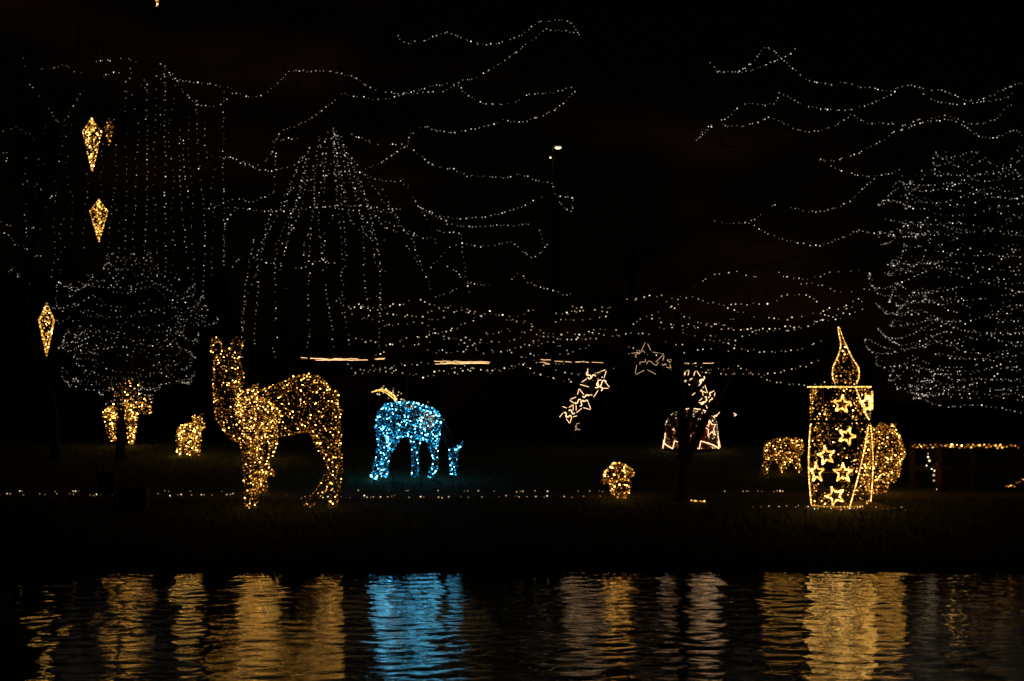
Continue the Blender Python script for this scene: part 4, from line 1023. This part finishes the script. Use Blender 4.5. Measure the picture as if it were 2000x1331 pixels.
# ------------------------------------------------------------------ people
def person(px, D, h, label, coat, trousers, yaw=0, arms='down', seated=False, hat=None, lean=0.0):
    """one continuous skin; materials by region; yaw 0 faces the pond"""
    b = G(px, D); sp = []
    def ch(pts, n=7):
        for (a, ra), (c, rc) in zip(pts, pts[1:]):
            a, c = Vector(a), Vector(c)
            for i in range(n + 1): sp.append((a.lerp(c, i / n), ra + (rc - ra) * i / n))
    s = h / 1.75
    if seated: hip, knee = .50, .50
    else: hip, knee = .92, .50
    for sx in (-1, 1):
        if seated:
            ch([((sx*.10, .05, hip), .10), ((sx*.11, -.38, hip), .075), ((sx*.11, -.40, .10), .05), ((sx*.11, -.52, .05), .045)])
        else:
            st = .10 * sx * (1 if yaw else .4)
            ch([((sx*.09, 0, hip), .105), ((sx*.10, -.02 - st * .5, knee), .068), ((sx*.105, st, .09), .048)]); ch([((sx*.105, st, .05), .048), ((sx*.115, st - .16, .04), .04)], 4)
    t0 = hip
    ch([((0, 0, t0), .15), ((0, .01, t0 + .22), .145), ((0, .01 - lean * .5, t0 + .44), .16), ((0, -lean, t0 + .54), .10)])
    ch([((-.15, -lean * .8, t0 + .47), .085), ((.15, -lean * .8, t0 + .47), .085)])
    ch([((0, -lean, t0 + .52), .065), ((0, -lean - .01, t0 + .62), .058)])
    ch([((0, -lean, t0 + .70), .10), ((0, -lean - .01, t0 + .76), .098)], 4); sp.append((Vector((0, -lean - .10, t0 + .70)), .022)); sp.append((Vector((-.10, -lean, t0 + .71)), .022)); sp.append((Vector((.10, -lean, t0 + .71)), .022))
    for sx in (-1, 1):
        if arms == 'phone' or (arms == 'one' and sx == 1): el, hd = (sx*.26, -.16 - lean, t0 + .24), (sx*.07, -.40 - lean, t0 + .50)
        elif arms == 'pockets': el, hd = (sx*.30, .06 - lean, t0 + .22), (sx*.19, -.12 - lean, t0 + .04)
        else: el, hd = (sx*.25, .02 - lean, t0 + .20), (sx*.24, -.08 - lean, t0 - .06)
        ch([((sx*.19, -lean * .8, t0 + .46), .075), (el, .058), (hd, .045)])
        d = (Vector(hd) - Vector(el)).normalized(); pth_ = Vector(hd)
        for f in range(4): ch([(pth_ + Vector(((f - 1.5) * .018, 0, 0)), .016), (pth_ + d * .09 + Vector(((f - 1.5) * .020, 0, -.01)), .011)], 3)
        ch([(pth_, .016), (pth_ + d * .05 + Vector((-sx * .045, -.01, .01)), .012)], 3)
    if hat: sp.append((Vector((0, -lean, t0 + .80)), .105)); sp.append((Vector((0, -lean, t0 + .93)), .035))
    o, me = remeshed([(c * s, r * s) for c, r in sp], .02, 2); V, T, E = baked(o); drop_tmp(o, me)
    mi = []
    Z0 = (V / s)
    for t in T:
        z = Z0[t, 2].mean(); y = Z0[t, 1].mean(); x = abs(Z0[t, 0].mean())
        hand = False
        if z > t0 + (.80 if hat else .76) or (z > t0 + .62 and y > .03 - lean and not hat): mi.append(3)
        elif z > t0 + .60: mi.append(2)
        elif z < .09: mi.append(3)
        elif z < t0 - .06 and x < .22 and not (seated and False): mi.append(1)
        else: mi.append(0)
    m = bpy.data.meshes.new('person'); m.from_pydata([tuple(v) for v in V], [], [tuple(int(k) for k in t) for t in T])
    for q in (coat, trousers, M['skin'], hat or M['hair']): m.materials.append(q)
    m.polygons.foreach_set('material_index', mi); m.polygons.foreach_set('use_smooth', [True] * len(T)); m.update()
    ob = bpy.data.objects.new('person', m); COL.objects.link(ob); ob.location = b; ob.rotation_euler = (0, 0, yaw)
    tag(ob, label, 'person')
    return ob
cl = {k: surf('cloth_' + k, c, tuple(x * .75 for x in c), 12, .9) for k, c in dict(navy=(.02,.025,.05), black=(.018,.018,.02), olive=(.05,.05,.03), rust=(.20,.07,.03), grey=(.10,.10,.11), red=(.22,.03,.03), denim=(.04,.055,.09), beige=(.28,.22,.16)).items()}
person(349, 80, 1.72, 'person in a dark coat standing before the ochre house wall', cl['black'], cl['black'], .5, 'pockets')
person(1030, 76, 1.74, 'person in a rust jacket lifting a phone, left of the star arch', cl['rust'], cl['denim'], -.9, 'phone')
person(1072, 76, 1.60, 'person in a grey coat and woolly hat beside the rust jacket', cl['grey'], cl['black'], 2.6, 'pockets', hat=cl['red'])
person(1208, 84, 1.70, 'person in an olive parka walking under the star arch', cl['olive'], cl['denim'], 2.9, 'down')
person(1186, 85, 1.62, 'person in a beige coat walking beside the olive parka under the arch', cl['beige'], cl['black'], 3.3, 'down', hat=cl['grey'])
person(1436, 80, 1.75, 'person in a navy coat standing right of the red bell', cl['navy'], cl['black'], -1.2, 'one')
person(1462, 82, 1.20, 'child in a red jacket beside the navy coated adult', cl['red'], cl['denim'], -.6, 'down', hat=cl['beige'])
person(712, 74, 1.70, 'person in a grey jacket standing behind the blue donkey rump', cl['grey'], cl['denim'], .8, 'phone')
person(924, 77, 1.66, 'person in a black coat standing just right of the blue donkey head', cl['black'], cl['black'], 3.0, 'pockets', hat=cl['black'])

# phone in the lifted hands, chevron sign
pb = G(1030, 76); mb = MB(); mb.box((0, 0, 0), (.075, .012, .15)); ph = mb.build('phone', M['steel']); ph.location = pb + Vector((-.37, -.31, 1.45)); ph.rotation_euler = (0, 0, -.9)
tag(ph, 'phone held up by the person in the rust jacket', 'phone')
D = 78.0; b = G(1437, D + .5); c = P(1436, 811, D + .5)
cs = tag(empty('arrow_sign', b), 'tiny lit chevron on a post near the navy coated person', 'sign')
mb = MB(); mb.tube([b, c + Vector((0, 0, .2))], .02, 6); mb.build('post', M['steel'], cs)
mb = MB(); mb.tube([P(1433, 807.5, D + .4), P(1438.5, 810.5, D + .4), P(1434, 813, D + .4)], .014, 5); mb.build('chevron', ROPEW, cs)

# ------------------------------------------------------------------ railing at the right with lights wound on it
RD = 40.0; RZ = ground_z(0, RD); x0, x1 = P(1779, 873, RD).x, P(2060, 873, RD).x; zt = P(1800, 872, RD).z
rail = tag(empty('wooden_railing', ((x0 + x1) / 2, RD, RZ)), 'dark wooden railing on the right with lights wound on its top rail', 'railing')
for z in (zt, (zt + RZ) / 2): mb = MB(); mb.box(((x0 + x1) / 2, RD, z), (x1 - x0, .06, .07)); mb.build('rail', M['wood'], rail)
xs = [P(p, 873, RD).x for p in (1783, 1835, 1905, 1985, 2050)]
for x in xs: mb = MB(); mb.box((x, RD + .075, (RZ + zt) / 2 + .03), (.09, .085, zt - RZ + .1)); mb.build('post', M['wood'], rail)
for a, bx in zip(xs, xs[1:]):
    mb = MB(); mb.tube([(a, RD + .13, RZ + .1), (bx, RD + .13, zt - .06)], .022, 5); mb.build('brace', M['wood'], rail)
q = []
for i in range(66):
    t = i / 65; x = P(1782 + 206 * t, 872, RD).x; q.append(Vector((x, RD - .05 - .02 * math.sin(i * 1.7), zt + .028 * math.sin(i * 1.9))))
mb = MB(); mb.tube(q, .004, 3); ls = tag(mb.build('string_light', M['cable'], origin=q[0]), 'warm string light wound along the top of the wooden railing', 'string light')
bulbs([p for p in q if rnd.random() > .22], 1.9 * PX(RD), PALE, (.42, .33, .13, .12), ls)
q = smooth_path([P(x, y, RD - .1) for x, y in ((1816,886),(1812,895),(1815,907),(1821,918),(1824,932),(1827,945),(1833,957))], 8 * PX(RD))
mb = MB(); mb.tube(q, .004, 3); ls = tag(mb.build('string_light', M['cable'], origin=q[0]), 'loose end of warm bulbs hanging down from the wooden railing', 'string light')
bulbs([p + Vector((rnd.gauss(0, .02), 0, rnd.gauss(0, .015))) for p in q], 2.3 * PX(RD), WARM, (.0, .3, .4, .3), ls)
q = smooth_path([P(x, y, 39.2) for x, y in ((1966,952),(1978,949),(1990,943),(2006,936),(2030,930))], 4 * PX(40))
mb = MB(); mb.tube(q, .004, 3); ls = tag(mb.build('string_light', M['cable'], origin=q[0]), 'short warm string light rising past the railing foot at the far right', 'string light')
bulbs([p + Vector((0, 0, rnd.gauss(0, .02))) for p in q], 1.7 * PX(40), PALE, PALE_P, ls)
pb = G(1838, 39.7); mb = MB(); mb.tube([pb, pb + Vector((0, 0, .36)), pb + Vector((-.03, 0, .39)), pb + Vector((-.05, 0, .47)), pb + Vector((-.05, 0, .50))], [.075, .06, .05, .055, .02], 10)
bo = tag(empty('fire_hydrant', pb), 'small red hydrant post beside the hanging bulbs on the railing', 'hydrant'); mb.build('body', M['redpaint'], bo, smooth=True)
mb = MB(); mb.tube([pb + Vector((-.10, 0, .33)), pb + Vector((.09, 0, .33))], .025, 6); mb.build('outlet', M['redpaint'], bo)

# ------------------------------------------------------------------ things at the left of the bank
ED = DG(994); eb = G(210, ED); eu = PX(ED)
es = tag(empty('folding_sign', eb), 'dark folding easel sign on splayed legs by the left bank', 'easel')
for k, (xt, xb, yo) in enumerate(((206, 186, -.16), (212, 233, -.16), (209, 196, .3), (210, 226, .3))):
    mb = MB(); tp_ = P(xt, 925, ED); bt = G(xb, ED); bt.y += yo; mb.tube([bt, tp_], .014, 5); mb.build('leg', M['plank'], es)
mb = MB(); mb.box((P(209, 945, ED).x, ED - .1, P(209, 945, ED).z), (30 * eu, .02, 42 * eu)); mb.build('board', M['wood'], es)
cb = G(263, ED); w, h, d = 54 * eu, 39 * eu, .34
cr = tag(empty('wooden_crate', cb), 'slatted wooden crate on the bank beside the folding easel sign', 'crate')
for i in range(4):
    mb = MB(); mb.box((cb.x, cb.y - d / 2, cb.z + h * (i + .5) / 4), (w, .016, h / 4 - .014)); mb.build('slat', M['plank'], cr)
    mb = MB(); mb.box((cb.x, cb.y + d / 2, cb.z + h * (i + .5) / 4), (w, .016, h / 4 - .014)); mb.build('slat', M['plank'], cr)
    for sx in (-1, 1): mb = MB(); mb.box((cb.x + sx * (w / 2 - .01), cb.y, cb.z + h * (i + .5) / 4), (.016, d - .03, h / 4 - .014)); mb.build('slat', M['plank'], cr)
for sx in (-1, 1):
    for sy in (-1, 1): mb = MB(); mb.box((cb.x + sx * (w / 2 - .045), cb.y + sy * (d / 2 - .03), cb.z + h / 2), (.035, .035, h - .01)); mb.build('corner_post', M['wood'], cr)
sb = G(104, DG(981)); SZ = sb.z - .01; mb = MB()
n = 10
for i in range(n):
    a0, a1 = i / n, (i + 1) / n
    for (t0, t1) in ((a0, a1),):
        xa, xb = sb.x - .19 + .38 * t0, sb.x - .19 + .38 * t1; ha, hb = .085 + .012 * math.sin(t0 * 9), .085 + .012 * math.sin(t1 * 9)
        mb.quad((xa, sb.y - .11, SZ), (xb, sb.y - .11, SZ), (xb, sb.y - .10, SZ + hb), (xa, sb.y - .10, SZ + ha))
        mb.quad((xa, sb.y - .10, SZ + ha), (xb, sb.y - .10, SZ + hb), (xb, sb.y + .12, SZ + hb), (xa, sb.y + .12, SZ + ha))
mb.quad((sb.x - .19, sb.y - .11, SZ), (sb.x - .19, sb.y - .10, SZ + .085), (sb.x - .19, sb.y + .12, SZ + .085), (sb.x - .19, sb.y + .12, SZ))
mb.quad((sb.x + .19, sb.y - .11, SZ), (sb.x + .19, sb.y + .12, SZ), (sb.x + .19, sb.y + .12, SZ + .09), (sb.x + .19, sb.y - .10, SZ + .09))
tag(mb.build('edging_stone', M['stone'], origin=sb), 'low rough stone block lying in a gap of the path lights', 'stone block')
